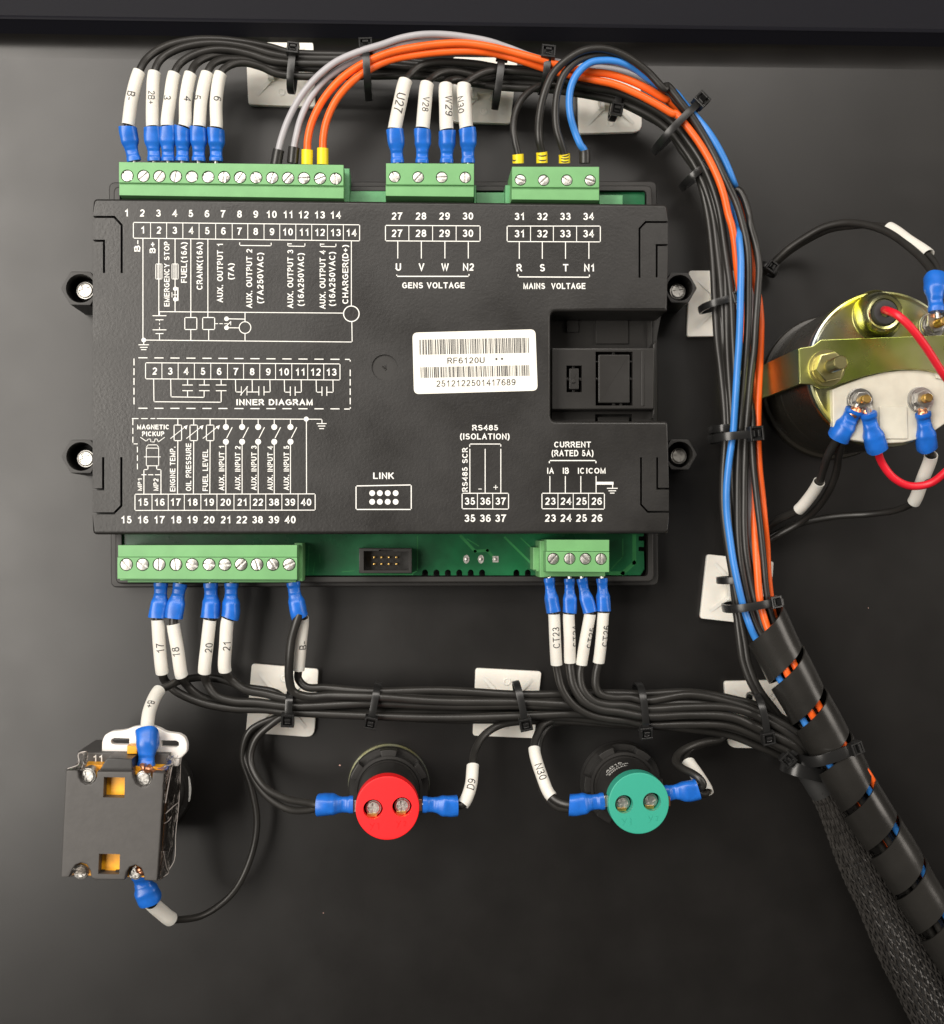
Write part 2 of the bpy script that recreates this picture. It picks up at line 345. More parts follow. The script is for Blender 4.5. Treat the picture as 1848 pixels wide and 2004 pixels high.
def glyphs(txt, bold):                                       # bold: stroke width above the normal .115 of the cap height
    sw = .115 + bold*3.2
    key = (txt, round(sw, 3))
    if key in _TX: return _TX[key]
    vs, fs, lay = [], [], []; x = 0.; k_ = 1 - sw
    for ch in txt:
        w, strokes = GL.get(ch, GL[' '])
        for si, st in enumerate(strokes):
            P = [Vector((x + sw/2 + px*k_, sw/2 + py*k_)) for px, py in st]; n = len(P)
            closed = (P[0]-P[-1]).length < 1e-4
            if closed: P = P[:-1]; n -= 1
            b0 = len(vs)
            for i in range(n):
                a = P[i] - P[i-1] if (i or closed) else P[1] - P[0]
                b = P[(i+1) % n] - P[i] if (i < n-1 or closed) else a
                a = a.normalized(); b = b.normalized(); m = Vector((-a.y - b.y, a.x + b.x))
                m = m.normalized() if m.length > 1e-6 else Vector((-a.y, a.x)); d = max(.42, m.dot(Vector((-a.y, a.x))))
                e = Vector((0, 0))
                if not closed and i == 0 and ch not in 'AVWXYK': e = -a*0
                vs += [P[i] + m*(sw/2/d) + e, P[i] - m*(sw/2/d) + e]; lay += [si, si]
            for i in range(n if closed else n-1): j = (i+1) % n; fs.append((b0+2*i, b0+2*i+1, b0+2*j+1, b0+2*j))
            if not closed:                                    # square the ends by half a stroke so that they reach the cap line
                for i0, i1, s0 in ((0, 1, b0), (n-1, n-2, b0+2*(n-1))):
                    d = (P[i0]-P[i1]).normalized()*(sw/2 if ch not in 'CGS356290' else 0)
                    vs[s0] = vs[s0] + d; vs[s0+1] = vs[s0+1] + d
        x += w*k_ + sw + .135
    x1 = max(v.x for v in vs); x0 = min(v.x for v in vs)
    res = ([((v.x-x0)/(x1-x0) - .5, v.y - .5) for v in vs], fs, (x1-x0), lay)
    _TX[key] = res; return res
class Print:                                                # flat print on a face at height h
    def __init__(s, h): s.mb = MB(); s.h = h
    def text(s, tg, txt, cx, cyy, ht, w=None, rot=0, bold=.018, fx=1.0):
        vs, fs, asp, lay = glyphs(txt, bold)
        w = w or ht * asp * fx
        ca, sa = math.cos(math.radians(rot)), math.sin(math.radians(rot))
        out = []
        for (u, v), l in zip(vs, lay):
            x, y = u*w, v*ht
            X_ = x*ca - y*sa; Y_ = x*sa + y*ca
            out.append(wc(tg, cx + X_, cyy - Y_, s.h + l*.0008))
        s.mb.add(out, fs)
    def line(s, tg, pts, w=5, closed=False):
        P = [Vector(p) for p in pts]
        if closed: P.append(P[0])
        for a, b in zip(P, P[1:]):
            d = (b-a)
            if d.length < 1e-6: continue
            d.normalize(); n = Vector((-d.y, d.x))*w/2; e = d*w/2
            s.mb.add([wc(tg, *(a-e-n), s.h), wc(tg, *(a-e+n), s.h), wc(tg, *(b+e+n), s.h), wc(tg, *(b+e-n), s.h)], [(0, 1, 2, 3)])
        s.h += .0006
    def dash(s, tg, a, b, on, off, w=5):
        a, b = Vector(a), Vector(b); L = (b-a).length; d = (b-a)/L; t = 0
        while t < L:
            s.line(tg, [a+d*t, a+d*min(L, t+on)], w); t += on+off
    def ring(s, tg, cx, cyy, r, w=5):
        n = 24; vs = []; 
        for i in range(n):
            a = i*2*math.pi/n
            vs += [wc(tg, cx+(r+w/2)*math.cos(a), cyy+(r+w/2)*math.sin(a), s.h), wc(tg, cx+(r-w/2)*math.cos(a), cyy+(r-w/2)*math.sin(a), s.h)]
        s.mb.add(vs, [(2*i, 2*i+1, (2*i+3) % (2*n), (2*i+2) % (2*n)) for i in range(n)])
        s.h += .0006
    def dot(s, tg, cx, cyy, r):
        n = 18; s.mb.add([wc(tg, cx+r*math.cos(i*2*math.pi/n), cyy+r*math.sin(i*2*math.pi/n), s.h) for i in range(n)], [tuple(range(n))]); s.h += .0006
    def build(s, name, m, parent, **kw):
        o = s.mb.build(name, m, parent, smooth=False, **kw)
        bm = bmesh.new(); bm.from_mesh(o.data)
        bm.normal_update()
        for f in bm.faces:
            if f.normal.y > 0: f.normal_flip()
        bm.to_mesh(o.data); bm.free(); return o
# ------------------------------------------------------------------ the door panel
def struct(name, mb, m, smooth=True): return mb.build(name, m, None, kind='structure', smooth=smooth)
R_ = 9.0
LIP = 10.0
e0 = W((-60, 36), LIP); e1 = W((1908, 65), LIP)                # the lip's edge; the panel folds up below it
e0 = Vector((e0.x, e0.y - R_, 0)); e1 = Vector((e1.x, e1.y - R_, 0))
mb = MB(); bl = [Vector((-290, -330, 0)), Vector((330, -330, 0))]
dx = (e1 - e0).normalized(); AN = math.radians(58)
rise = LIP - .8 - R_*(1-math.cos(AN)); back = R_*math.sin(AN) + rise/math.tan(AN)
e0.y += R_ - back; e1.y += R_ - back
L0 = e0 - dx*120; L1 = e1 + dx*120
mb.add([bl[0], bl[1], L1, L0], [(0, 1, 2, 3)])
rows = []; N_ = 8
for j in range(N_ + 1):
    t = j/N_*AN; rows += [L0 + Vector((0, R_*math.sin(t), R_*(1-math.cos(t)))), L1 + Vector((0, R_*math.sin(t), R_*(1-math.cos(t))))]
mb.add(rows, [(2*j, 2*j+1, 2*j+3, 2*j+2) for j in range(N_)])
struct('door_panel', mb, 'panel')
mb = MB()
prof = [(R_*math.sin(AN), R_*(1-math.cos(AN))), (back, LIP-.8), (back+.2, LIP-.25), (back+.8, LIP), (back+1.5, LIP-.3), (back+1.9, LIP-1), (back+2.1, LIP-4)]
vs = []
for off, hh in prof: vs += [L0 + Vector((0, off, hh)), L1 + Vector((0, off, hh))]
mb.add(vs, [(2*j, 2*j+1, 2*j+3, 2*j+2) for j in range(len(prof)-1)])
struct('door_lip', mb, 'lip')
mb = MB(); mb.slab([(L0.x, L0.y+back+2.2), (L1.x, L1.y+back+2.2), (L1.x, 300), (L0.x, 300)], 2, 8, .0)
struct('cabinet_frame', mb, 'lip')
mb = MB()
for tg, x, y, r in (('I', 1785, 1170, 3), ('K', 175, 230, 3), ('S', 770, 775, 4), ('_', 1700, 1190, .8), ('_', 633, 1787, .9)):
    p = wc(tg, x, y, 0); rr = cs(tg, r)*k(0)
    mb.lathe((p.x, p.y), [(rr, 0.01), (rr*.8, rr*.35), (rr*.3, rr*.5)], 7)
tag(mb.build('dust_specks', 'scuff', None), 'tiny pale dust specks scattered on the black door panel', None, None, 'stuff')

# ------------------------------------------------------------------ the controller
HC = 35.0
ctl = thing('generator_controller', 'black generator controller module with white wiring diagrams printed on its cover', 'controller', W((745, 720), 0))
# rear housing: tray with rim
out = rounded(poly('_', [(222, 364), (1277, 362), (1280, 1139), (226, 1143)], 15), 2.5)
inn = rounded(poly('_', [(234, 374), (1266, 372), (1269, 1128), (238, 1130)], 15), 1.8)
mb = MB(); mb.slab(out, 0, 15, .5, holes=[inn], hole_h0=6); mb.slab(inn, 5, 6.2)
out2 = rounded(poly('_', [(213, 356), (1286, 354), (1289, 1146), (217, 1150)], 11), 2.5)
mb.slab(out2, 0, 11, .5)
mb2 = MB(); mb2.slab(out, 0, 15, .6, holes=[inn], hole_h0=6)
# keep the lower step as a ring only
out_ring = MB(); out_ring.slab(out2, 0, 11.0, .5, holes=[rounded(poly('_', [(226, 368), (1273, 366), (1276, 1135), (230, 1139)], 11), 2.5)])
mbh = MB(); mbh.slab(out, 0, 15, .6, holes=[inn], hole_h0=6); mbh.slab(inn, 4, 6.2); mbh.v += []; 
n0 = len(mbh.v); mbh.v += out_ring.v; mbh.f += [tuple(n0+i for i in f) for f in out_ring.f]
mbh.build('rear_housing', 'housing', ctl)
# circuit board with scalloped edge
def boardpt(): 
    P = [(238, 376), (1262, 376)]
    P += [c('G', 1530, 775), c('G', 1500, 775), c('G', 1500, 800), c('G', 1530, 800), c('G', 1530, 835), c('G', 1500, 835), c('G', 1500, 860), c('G', 1530, 860), c('G', 1532, 960), c('G', 1510, 996)]
    xs = [870, 805, 610, 545, 480, 415, 350, 285]
    for x in xs:
        for dx_, dy in ((17, 0), (17, -20), (10, -30), (0, -34), (-10, -30), (-17, -20), (-17, 0)):
            P.append(c('G', x + dx_, 997 + dy))
    P += [(238, 1126)]
    return P
mb = MB(); mb.slab([tuple(W(q, 13)[:2]) for q in boardpt()], 11.4, 13.0); pcb = mb.build('circuit_board', 'pcb', ctl)
pr = Print(13.02)
for pts, w in (([(490, 775), (570, 860), (640, 855), (690, 912)], 16), ([(740, 782), (905, 945)], 12), ([(1475, 775), (1475, 925), (1410, 985), (1340, 985)], 22), ([(1410, 790), (1410, 890), (1345, 960)], 5), ([(525, 790), (590, 830)], 5), ([(830, 785), (900, 850)], 6), ([(242, 775), (242, 970), (215, 985)], 5), ([(-60, 990), (215, 992)], 6)):
    pr.line('G', pts, w)
for pts in ([(1380, 900), (1372, 1080)], [(1415, 1000), (1405, 1075)], [(1445, 950), (1448, 1000)], [(1585, 1058), (1660, 1052)]): pr.line('E', pts, 4)
pr.build('copper_trace', 'trace', pcb)
for i, (x, y) in enumerate(((520, 905), (603, 905), (686, 905))):
    mb = MB(); p = wc('G', x, y, 13); a = cs('G', 17)*k(13)
    if i < 2: mb.disc((p.x, p.y), a, 13, 13.15, 0, 20, squash=1.45); mb.lathe((p.x, p.y), [(a*.6, 13.15), (a*.5, 13.5), (a*.2, 13.6)], 10)
    else: mb.slab([(p.x-a, p.y-a*1.05), (p.x+a, p.y-a*1.05), (p.x+a, p.y+a*1.05), (p.x-a, p.y+a*1.05)], 13, 13.15); mb.lathe((p.x, p.y), [(a*.6, 13.15), (a*.5, 13.5), (a*.2, 13.6)], 10)
    mb.build('solder_pad', 'tin', pcb)
# strip of board header along the top, seen between the plugs
for (x0, x1, y0, y1, tg) in ((1655, 1692, 882, 1080, 'A'), (150, 378, 1022, 1082, 'B'), (918, 932, 985, 1085, 'B'), (932, 1108, 1030, 1086, 'B'), (1112, 1154, 985, 1086, 'B'), (1690, 1835, 1046, 1092, 'B')):
    hh = 26 if x1 - x0 < 60 else 20
    mb = MB(); mb.slab(poly(tg, [(x0, y0), (x1, y0), (x1, y1+25), (x0, y1+25)], hh), 13, hh, .3)
    mb.build('header_socket', 'header', ctl)
for (x0, x1, y0, y1, tg) in ((1290, 1340, 880, 1116, 'E'), (262, 1300, 1096, 1124, 'E'), (215, 1290, 1098, 1112, 'E')):
    mb = MB(); hh = 25 if x0 > 1000 else (27 if y1 > 1120 else 29)
    mb.slab(poly(tg, [(x0, y0), (x1, y0), (x1, y1), (x0, y1)], hh), 13, hh, .3); mb.build('header_socket', 'green' , ctl)
mb = MB(); mb.slab(poly('G', [(937, 800), (985, 800), (985, 1008), (937, 1008)], 27), 13, 27, .3); mb.slab(poly('G', [(900, 838), (936, 838), (936, 975), (918, 975), (918, 965), (900, 965)], 24), 13, 24, .3); mb.slab(poly('G', [(960, 975), (1310, 978), (1310, 1003), (960, 1003)], 27.4), 13, 27.4, .3)
mb.build('header_socket', 'green', ctl)
# link connector
lc = MB(); o_ = poly('BB', [(52, 132), (352, 132), (352, 274), (52, 274)], 22)
lc.slab(o_, 13, 22, .25, holes=[poly('BB', [(78, 148), (165, 148), (165, 140), (245, 140), (245, 150), (334, 150), (334, 258), (78, 258)], 22)], hole_h0=15)
lc.slab(poly('BB', [(70, 140), (340, 140), (340, 262), (70, 262)], 22), 13, 15.2)
lk = lc.build('link_connector', 'smoothblack', ctl)
for y in (184, 222):
    for x in (138, 180, 222, 265):
        mb = MB(); p = wc('BB', x, y, 20); mb.slab([(p.x-.32, p.y-.32), (p.x+.32, p.y-.32), (p.x+.32, p.y+.32), (p.x-.32, p.y+.32)], 15, 20.4, .12); mb.build('pin', 'brass', lk)
# cover with latch grooves, recess notch and dimple
def groove(tg, pts, w, h=HC):
    P = [Vector(p) for p in pts]; Lf, Rt = [], []
    for i, p in enumerate(P):
        a = (p - P[i-1]).normalized() if i else (P[1]-P[0]).normalized(); b = (P[i+1]-p).normalized() if i+1 < len(P) else a
        na, nb = Vector((-a.y, a.x)), Vector((-b.y, b.x)); m = (na+nb).normalized(); m = m/max(.5, m.dot(na))
        Lf.append(p + m*w/2); Rt.append(p - m*w/2)
    return [tuple(wc(tg, x, y, h)[:2]) for x, y in Lf + Rt[::-1]]
def crn(pts, r, b=1.1):
    q = rounded([tuple(W(p, HC)[:2]) for p in pts], r, 5)[6:12]     # the middle corner of three points
    return [(p, b) for p in q]
def det(tg, pts, w): return [(p, .06) for p in groove(tg, pts, w)]
cl = []
cl += crn([(181, 600), (182, 388), (700, 393)], 1.7)
cl += crn([(700, 393), (1307, 399), (1307, 500)], 1.7)
cl += det('F', [(1666, 153), (1540, 153), (1505, 190), (1505, 470)], 11)
cl += det('F', [(1666, 284), (1603, 284), (1603, 468)], 11)
cl += crn([(1307, 560), (1307, 609), (1200, 609)], .8) + crn([(1200, 609), (1078, 609), (1078, 700)], 2.2) + crn([(1078, 700), (1078, 824), (1200, 824)], 2.2) + crn([(1200, 824), (1309, 824), (1309, 860)], 1.5)
cl += det('G', [(1672, 504), (1606, 504), (1606, 326)], 11)
cl += det('G', [(1672, 636), (1552, 636), (1514, 594), (1514, 326)], 11)
cl += crn([(1309.6, 960), (1310, 1044), (1200, 1045)], 1.7)
cl += crn([(300, 1046), (181, 1046), (181, 1000)], 1.7)
cl += det('E', [(46.5, 698), (178, 698), (224, 652), (224, 352)], 13)
cl += det('E', [(46.5, 550), (112, 550), (112, 352)], 13)
cl += det('D', [(47.5, 281), (117, 281), (117, 480)], 13)
cl += det('D', [(47.5, 134), (180, 134), (226, 184), (226, 480)], 13)
dc = wc('_', 753, 719, HC); dr = cs('_', 25.5)*k(HC)
mb = MB(); mb.slab([p for p, _b in cl], 16, HC, 1.1, 4, holes=[circ(dc, dr, 32)], hole_h0=30, bevs=[_b for p, _b in cl])
cover = mb.build('cover', 'cover', ctl)
mb = MB(); mb.slab(rounded(poly('_', [(190, 398), (1299, 406), (1299, 604), (1074, 604), (1074, 829), (1301, 829), (1302, 1036), (190, 1036)], 30), 1), 17, 30.5); mb.build('cover_lining', 'dark', cover)
mb = MB(); mb.disc(dc, dr + .05, 30, HC - .7, 0, 32); mb.tube([Vector((dc.x-.9, dc.y+.5, HC-.6)), Vector((dc.x-.1, dc.y+.1, HC-.2)), Vector((dc.x+.5, dc.y-.5, HC-.5)), Vector((dc.x+.1, dc.y-1.0, HC-.6))], [.2, .3, .25, .15], 8); mb.tube([Vector((dc.x+.3, dc.y+1.2, HC-.6)), Vector((dc.x+.1, dc.y, HC-.3))], [.15, .25], 6)
mb.build('moulding_gate', 'smoothblack', cover)
# recess
mb = MB(); mb.slab(rounded(poly('V', [(240, 110), (1350, 110), (1290, 420), (1280, 1190), (1260, 1200), (240, 1200)], 14), .5), 5, 14.0)
mb.slab(poly('V', [(412, 190), (530, 190), (530, 315), (412, 315)], 15), 13.5, 15, .2); mb.slab(poly('V', [(700, 170), (1020, 170), (1020, 430), (700, 430)], 15), 13.5, 15, .2)
mb.build('recess_floor', 'housing', ctl)
blk = rounded(poly('V', [(262, 470), (1280, 470), (1272, 1075), (262, 1080)], 25), .6)
bigh = poly('V', [(697, 508), (1062, 508), (1062, 1040), (697, 1040)], 25); smh = poly('V', [(410, 645), (562, 645), (562, 908), (410, 908)], 25)
mb = MB(); mb.slab(blk, 12, 25, .5, holes=[bigh, smh], hole_h0=15)
mb.slab(poly('V', [(1150, 500), (1180, 500), (1180, 1040), (1150, 1040)], 25.5), 25, 25.4, .2)
mb.build('recess_block', 'smoothblack', ctl)
mb = MB(); mb.slab(rounded(poly('V', [(725, 536), (1034, 536), (1034, 1014), (725, 1014)], 24.6), .4), 15, 24.6, .35); 
for q in ((862, 508, 890, 536), (697, 600, 725, 616), (1034, 600, 1062, 616), (697, 765, 725, 790), (1034, 765, 1062, 790), (862, 1014, 890, 1040), (935, 1014, 960, 1040)): mb.slab(poly('V', [(q[0], q[1]), (q[2], q[1]), (q[2], q[3]), (q[0], q[3])], 23), 21, 23, .15)
mb.build('knockout_panel', 'smoothblack', ctl)
mb = MB(); mb.slab(rounded(poly('V', [(438, 672), (532, 672), (532, 880), (438, 880)], 24.6), .3), 15, 24.6, .3); p = wc('V', 478, 800, 24.6); mb.disc((p.x, p.y), .8, 24.6, 25.1, .2, 12)
for q in ((468, 645, 495, 672), (410, 765, 438, 795), (532, 765, 562, 795), (468, 880, 495, 908)): mb.slab(poly('V', [(q[0], q[1]), (q[2], q[1]), (q[2], q[3]), (q[0], q[3])], 23), 21, 23, .15)
mb.build('knockout_panel', 'smoothblack', ctl)
mb = MB(); mb.slab(poly('V', [(262, 1092), (1262, 1092), (1262, 1215), (262, 1215)], 19), 12, 19, .4, holes=[poly('V', [(693, 1125), (1055, 1125), (1055, 1200), (693, 1200)], 19)], hole_h0=14); mb.slab(poly('V', [(720, 1150), (1030, 1150), (1030, 1205), (720, 1205)], 18.6), 14, 18.6, .3)
mb.build('recess_block', 'smoothblack', ctl)
mb = MB(); mb.slab(poly('V', [(1262, 440), (1292, 400), (1288, 1100), (1272, 1165), (1258, 1165), (1262, 1080)], 22), 10, 22, .4); mb.build('recess_wall', 'housing', ctl)

# mounting bosses with phillips screws
def plus(ctr, a, b, rot):
    P = [(b, b), (b, a), (-b, a), (-b, b), (-a, b), (-a, -b), (-b, -b), (-b, -a), (b, -a), (b, -b), (a, -b), (a, b)]
    cr, sr = math.cos(rot), math.sin(rot)
    return [(ctr[0] + x*cr - y*sr, ctr[1] + x*sr + y*cr) for x, y in P]
def phillips(ctr, r, h, parent, rot=0., name='screw', m='steel', depth=6):
    mb = MB(); pl = plus(ctr, r*.62, r*.19, rot)
    mb.slab(circ(ctr, r*.8, 20), h - .5, h + r*.16, r*.12, 3, holes=[pl], hole_h0=h - r*.5)
    mb.lathe(ctr, [(r, h - depth), (r, h - r*.5), (r*.97, h - r*.2), (r*.9, h), (r*.8, h + r*.02)], 20)
    mb.disc(ctr, r*.78, h - depth, h - r*.45, 0, 16)
    return mb.build(name, m, parent, label=None)
for tg, x, y, rv, sx, sy2, rot in (('X', 565, 707, 355, 650, 745, .35), ('Y', 354, 360, 219, 410, 385, .5), ('F', 1734, 527, 101, 1722, 548, .15), ('G', 1735, 310, 101, 1728, 318, .1)):
    h = 20; p = wc(tg, x, y, h); R = cs(tg, rv)*k(h)
    hexa = [(p.x + R*math.cos(i*math.pi/3), p.y + R*math.sin(i*math.pi/3)) for i in range(6)]
    mb = MB(); mb.slab(rounded(hexa, .5, 2), 0, h, .25, 2, holes=[circ(p, R*.745, 28)], hole_h0=8); mb.disc(p, R*.78, 6, 8.2, 0, 24)
    bo = mb.build('mounting_boss', 'housing', ctl)
    q = W(c(tg, sx, sy2), 14); phillips((q.x, q.y), R*.5, 14, bo, rot, m='bossscrew')

# print on the cover
HP = HC + .03
def cells(pr, tg, xs, ya, yb, ya2, yb2, w=5):
    x0, x1 = xs[0], xs[-1]
    f = lambda x, a, b: a + (b - a)*(x - x0)/(x1 - x0)
    pr.line(tg, [(x0, ya), (x1, ya2), (x1, yb2), (x0, yb)], w, True)
    for x in xs[1:-1]: pr.line(tg, [(x, f(x, ya, ya2)), (x, f(x, yb, yb2))], w*.8)
pr = Print(HP)
for i, x in enumerate((255, 352, 452, 552, 652, 752, 852, 952, 1052, 1150, 1250, 1347, 1447, 1545)): pr.text('D', str(i+1), x, 109 + i*1.05, 44, bold=.017, fx=1.12)
NRW = "printed_number_row"
pr.build(NRW, 'white', cover); pr = Print(HP)
for i, x in enumerate((126, 261, 395, 529)): pr.text('F', str(27+i), x, 119, 41, bold=.017, fx=1.12)
pr.build(NRW, 'white', cover); pr = Print(HP)
for i, x in enumerate((821, 952, 1083, 1215)): pr.text('F', str(31+i), x, 121, 41, bold=.017, fx=1.12)
pr.build(NRW, 'white', cover); pr = Print(HP)
for t, x in zip((15, 16, 17, 18, 19, 20, 21, 22, 38, 39, 40), (255, 358, 460, 562, 662, 764, 865, 965, 1063, 1163, 1263)): pr.text('E', str(t), x, 737, 45, bold=.017, fx=1.12)
pr.build(NRW, 'white', cover); pr = Print(HP)
for t, x in zip((35, 36, 37), (540, 628, 716)): pr.text('G', str(t), x, 672, 42, bold=.017, fx=1.12)
pr.build(NRW, 'white', cover); pr = Print(HP)
for t, x in zip((23, 24, 25, 26), (997, 1086, 1174, 1262)): pr.text('G', str(t), x, 671, 42, bold=.017, fx=1.12)
pr.build(NRW, 'white', cover)
pr = Print(HP)
def cellnum(pr, tg, items, y, ht):
    for t, x in items: pr.text(tg, str(t), x, y, ht, bold=.016, fx=1.1)
xs = [298, 404, 503, 603, 703, 805, 907, 1003, 1103, 1200, 1299, 1397, 1494, 1592, 1692]
cells(pr, 'D', xs, 168, 265, 183, 282)
for i, x in enumerate((355, 455, 553, 653, 753, 853, 953, 1052, 1152, 1250, 1349, 1448, 1545, 1642)): pr.text('D', str(i+1), x, 214 + i*1.4, 44, bold=.016, fx=1.1)
V_ = lambda x, a, b: pr.line('D', [(x, a), (x, b)], 5)
V_(357, 266, 893); V_(455, 268, 738); V_(555, 268, 718); V_(652, 270, 752); V_(757, 270, 752)
pr.line('D', [(1641, 284), (1641, 682)], 5)
pr.ring('D', 1641, 731, 48, 6); pr.line('D', [(1644, 780), (1646, 905), (362, 893)], 5)
pr.line('D', [(455, 718), (1592, 727)], 5)
pr.dot('D', 362, 893, 14); pr.line('D', [(362, 900), (362, 922)], 5)
for i, (a, y) in enumerate(((30, 922), (21, 938), (14, 952))): pr.line('D', [(362-a, y), (362+a, y)], 5)
for x in (455, 555):
    pr.line('D', [(x-19, 424), (x+19, 424), (x+19, 517), (x-19, 517)], 4, True); pr.line('D', [(x-9, 424), (x-9, 517)], 3); pr.line('D', [(x+9, 424), (x+9, 517)], 3)
for y, a in ((743, 40), (768, 22), (830, 40), (853, 22)): pr.line('D', [(459-a, y), (459+a, y)], 5)
pr.line('D', [(459, 722), (459, 743)], 5); pr.line('D', [(459, 768), (459, 775)], 4); pr.line('D', [(459, 790), (459, 797)], 4); pr.line('D', [(459, 815), (459, 830)], 4); pr.line('D', [(459, 853), (459, 893)], 5)
pr.dot('D', 556, 577, 13); pr.dot('D', 556, 642, 13); pr.line('D', [(572, 572), (572, 648)], 7); pr.line('D', [(572, 614), (545, 614)], 4); pr.line('D', [(536, 600), (536, 628)], 4)
pr.line('D', [(556, 585), (556, 590)], 4)
for x in (652, 762): pr.line('D', [(x-37, 754), (x+37, 754), (x+37, 828), (x-37, 828)], 5, True); pr.line('D', [(x, 828), (x, 893)], 5)
pr.dash('D', (800, 792), (880, 792), 18, 12, 4)
pr.dot('D', 872, 762, 14); pr.dot('D', 872, 817, 14); pr.line('D', [(872, 762), (985, 764)], 5); pr.line('D', [(872, 817), (948, 818)], 5); pr.line('D', [(876, 802), (898, 780)], 5); pr.line('D', [(898, 780), (898, 800)], 4)
pr.ring('D', 986, 816, 36, 5); pr.line('D', [(986, 722), (986, 778)], 5); pr.line('D', [(986, 853), (986, 895)], 5)
for t, x, y0, y1, ht in (('B-', 322, 278, 348, 36), ('B+', 416, 290, 357, 36), ('EMERGENCY STOP', 504, 286, 686, 33), ('FUEL(16A)', 610, 290, 540, 36), ('CRANK(16A)', 706, 290, 583, 36),
    ('AUX. OUTPUT 1', 832, 300, 662, 36), ('(7A)', 900, 420, 520, 36), ('AUX. OUTPUT 2', 1012, 332, 697, 36), ('(7A250VAC)', 1080, 355, 667, 38), ('AUX. OUTPUT 3', 1265, 337, 698, 36), ('(16A250VAC)', 1330, 357, 683, 38),
    ('AUX. OUTPUT 4', 1464, 340, 702, 36), ('(16A250VAC)', 1523, 350, 683, 38), ('CHARGER(D+)', 1604, 307, 670, 36)):
    pr.text('D', t, x, (y0+y1)/2, ht, w=(y1-y0), rot=90, bold=.014)
for x0, x1, y in ((953, 1147, 308), (1250, 1355, 312), (1450, 1546, 314)):
    pr.line('D', [(x0, y-14), (x0, y+2), (x1, y+4), (x1, y-12)], 5)
    if x0 > 1200: pr.line('D', [(x0, y-12), (x0+22, y-12)], 5); pr.line('D', [(x0+28+4, y+3), (x0+34, y+3)], 5)
pr.build('output_wiring_diagram', 'white', cover)
pr = Print(HP)
pr.dash('D', (332, 1002), (1600, 1012), 50, 48.6, 6); pr.dash('D', (332, 1313), (1600, 1317), 50, 48.6, 6)
pr.dash('D', (302, 1010), (302, 1300), 36, 24, 6); pr.line('D', [(1605, 1012), (1634, 1012), (1634, 1022)], 6); pr.line('D', [(1600, 1318), (1635, 1318), (1635, 1310)], 6)
pr.dash('D', (1634, 1078), (1634, 1290), 34, 24, 6)
cells(pr, 'D', [373, 474, 574, 674, 775, 878, 977, 1077, 1174, 1274, 1372, 1471, 1571], 1033, 1132, 1040, 1139)
for t, x in zip(range(2, 14), (429, 525, 622, 727, 827, 931, 1030, 1129, 1226, 1325, 1422, 1519)): pr.text('D', str(t), x, 1084 + (x-429)*.006, 44, bold=.016, fx=1.1)
pr.line('D', [(423, 1134), (425, 1273), (839, 1276), (839, 1208)], 5); pr.line('D', [(528, 1134), (530, 1243), (734, 1246), (734, 1208)], 5)
for x in (632, 735, 839):
    pr.line('D', [(x, 1136), (x, 1167)], 5); pr.line('D', [(x-30, 1170), (x+30, 1170)], 5); pr.line('D', [(x-30, 1205), (x+30, 1205)], 5)
pr.line('D', [(632, 1205), (632, 1243)], 5)
pr.line('D', [(927, 1138), (929, 1213), (963, 1213)], 5); pr.line('D', [(963, 1180), (963, 1232)], 4); pr.line('D', [(998, 1180), (998, 1232)], 4); pr.line('D', [(1002, 1180), (958, 1232)], 4)
pr.line('D', [(1030, 1138), (1031, 1213)], 5); pr.line('D', [(998, 1213), (1070, 1213)], 5); pr.line('D', [(1071, 1180), (1071, 1232)], 5); pr.line('D', [(1103, 1180), (1103, 1232)], 5); pr.line('D', [(1103, 1213), (1141, 1213), (1139, 1138)], 5)
for a, b_, l, r in ((1228, 1332, 1265, 1295), (1424, 1528, 1460, 1490)):
    pr.line('D', [(a, 1140), (a+2, 1214), (l, 1214)], 5); pr.line('D', [(l, 1182), (l, 1234)], 5); pr.line('D', [(r, 1182), (r, 1234)], 5); pr.line('D', [(r, 1214), (b_+1, 1215), (b_, 1142)], 5)
pr.text('D', 'INNER DIAGRAM', 1168, 1276, 37, w=470, bold=.02)
pr.build('inner_diagram', 'white', cover)
pr = Print(HP)
pr.dash('E', (292, 114), (430, 114), 35, 22, 5); pr.line('E', [(445, 114), (1460, 118), (1460, 140)], 5); pr.dash('E', (295, 120), (295, 270), 32, 22, 5); pr.line('E', [(302, 270), (322, 270)], 5)
pr.dash('E', (323, 290), (323, 440), 30, 22, 5)
pr.dot('E', 1363, 117, 15)
for a, y in ((28, 145), (20, 160), (12, 176)): pr.line('E', [(1458-a, y), (1458+a, y)], 5)
pr.text('E', 'MAGNETIC', 419, 166, 29, w=196, bold=.02); pr.text('E', 'PICKUP', 420, 208, 29, w=137, bold=.02)
pr.line('E', [(342, 230), (378, 254), (390, 240), (405, 240), (405, 258), (412, 258), (430, 258), (430, 240), (445, 240), (452, 258), (490, 230)], 4)
pr.line('E', [(388, 276), (444, 276), (454, 292), (454, 405), (378, 405), (378, 292)], 4, True); pr.line('E', [(366, 350), (464, 350)], 4); pr.line('E', [(378, 296), (454, 296)], 4)
pr.line('E', [(388, 405), (388, 428), (363, 428), (363, 578)], 5); pr.line('E', [(442, 405), (442, 428), (468, 428), (468, 578)], 5); pr.dash('E', (350, 460), (465, 460), 26, 16, 5)
for x in (572, 670, 771):
    pr.line('E', [(x, 118), (x, 152)], 5); pr.line('E', [(x-23, 154), (x+23, 154), (x+23, 250), (x-23, 250)], 5, True); pr.line('E', [(x, 250), (x-2, 578)], 5)
    pr.line('E', [(x-44, 236), (x+52, 160)], 4); pr.mb.add([wc('E', x+60, 154, HP+.03), wc('E', x+36, 163, HP+.03), wc('E', x+52, 182, HP+.03)], [(0, 1, 2)])
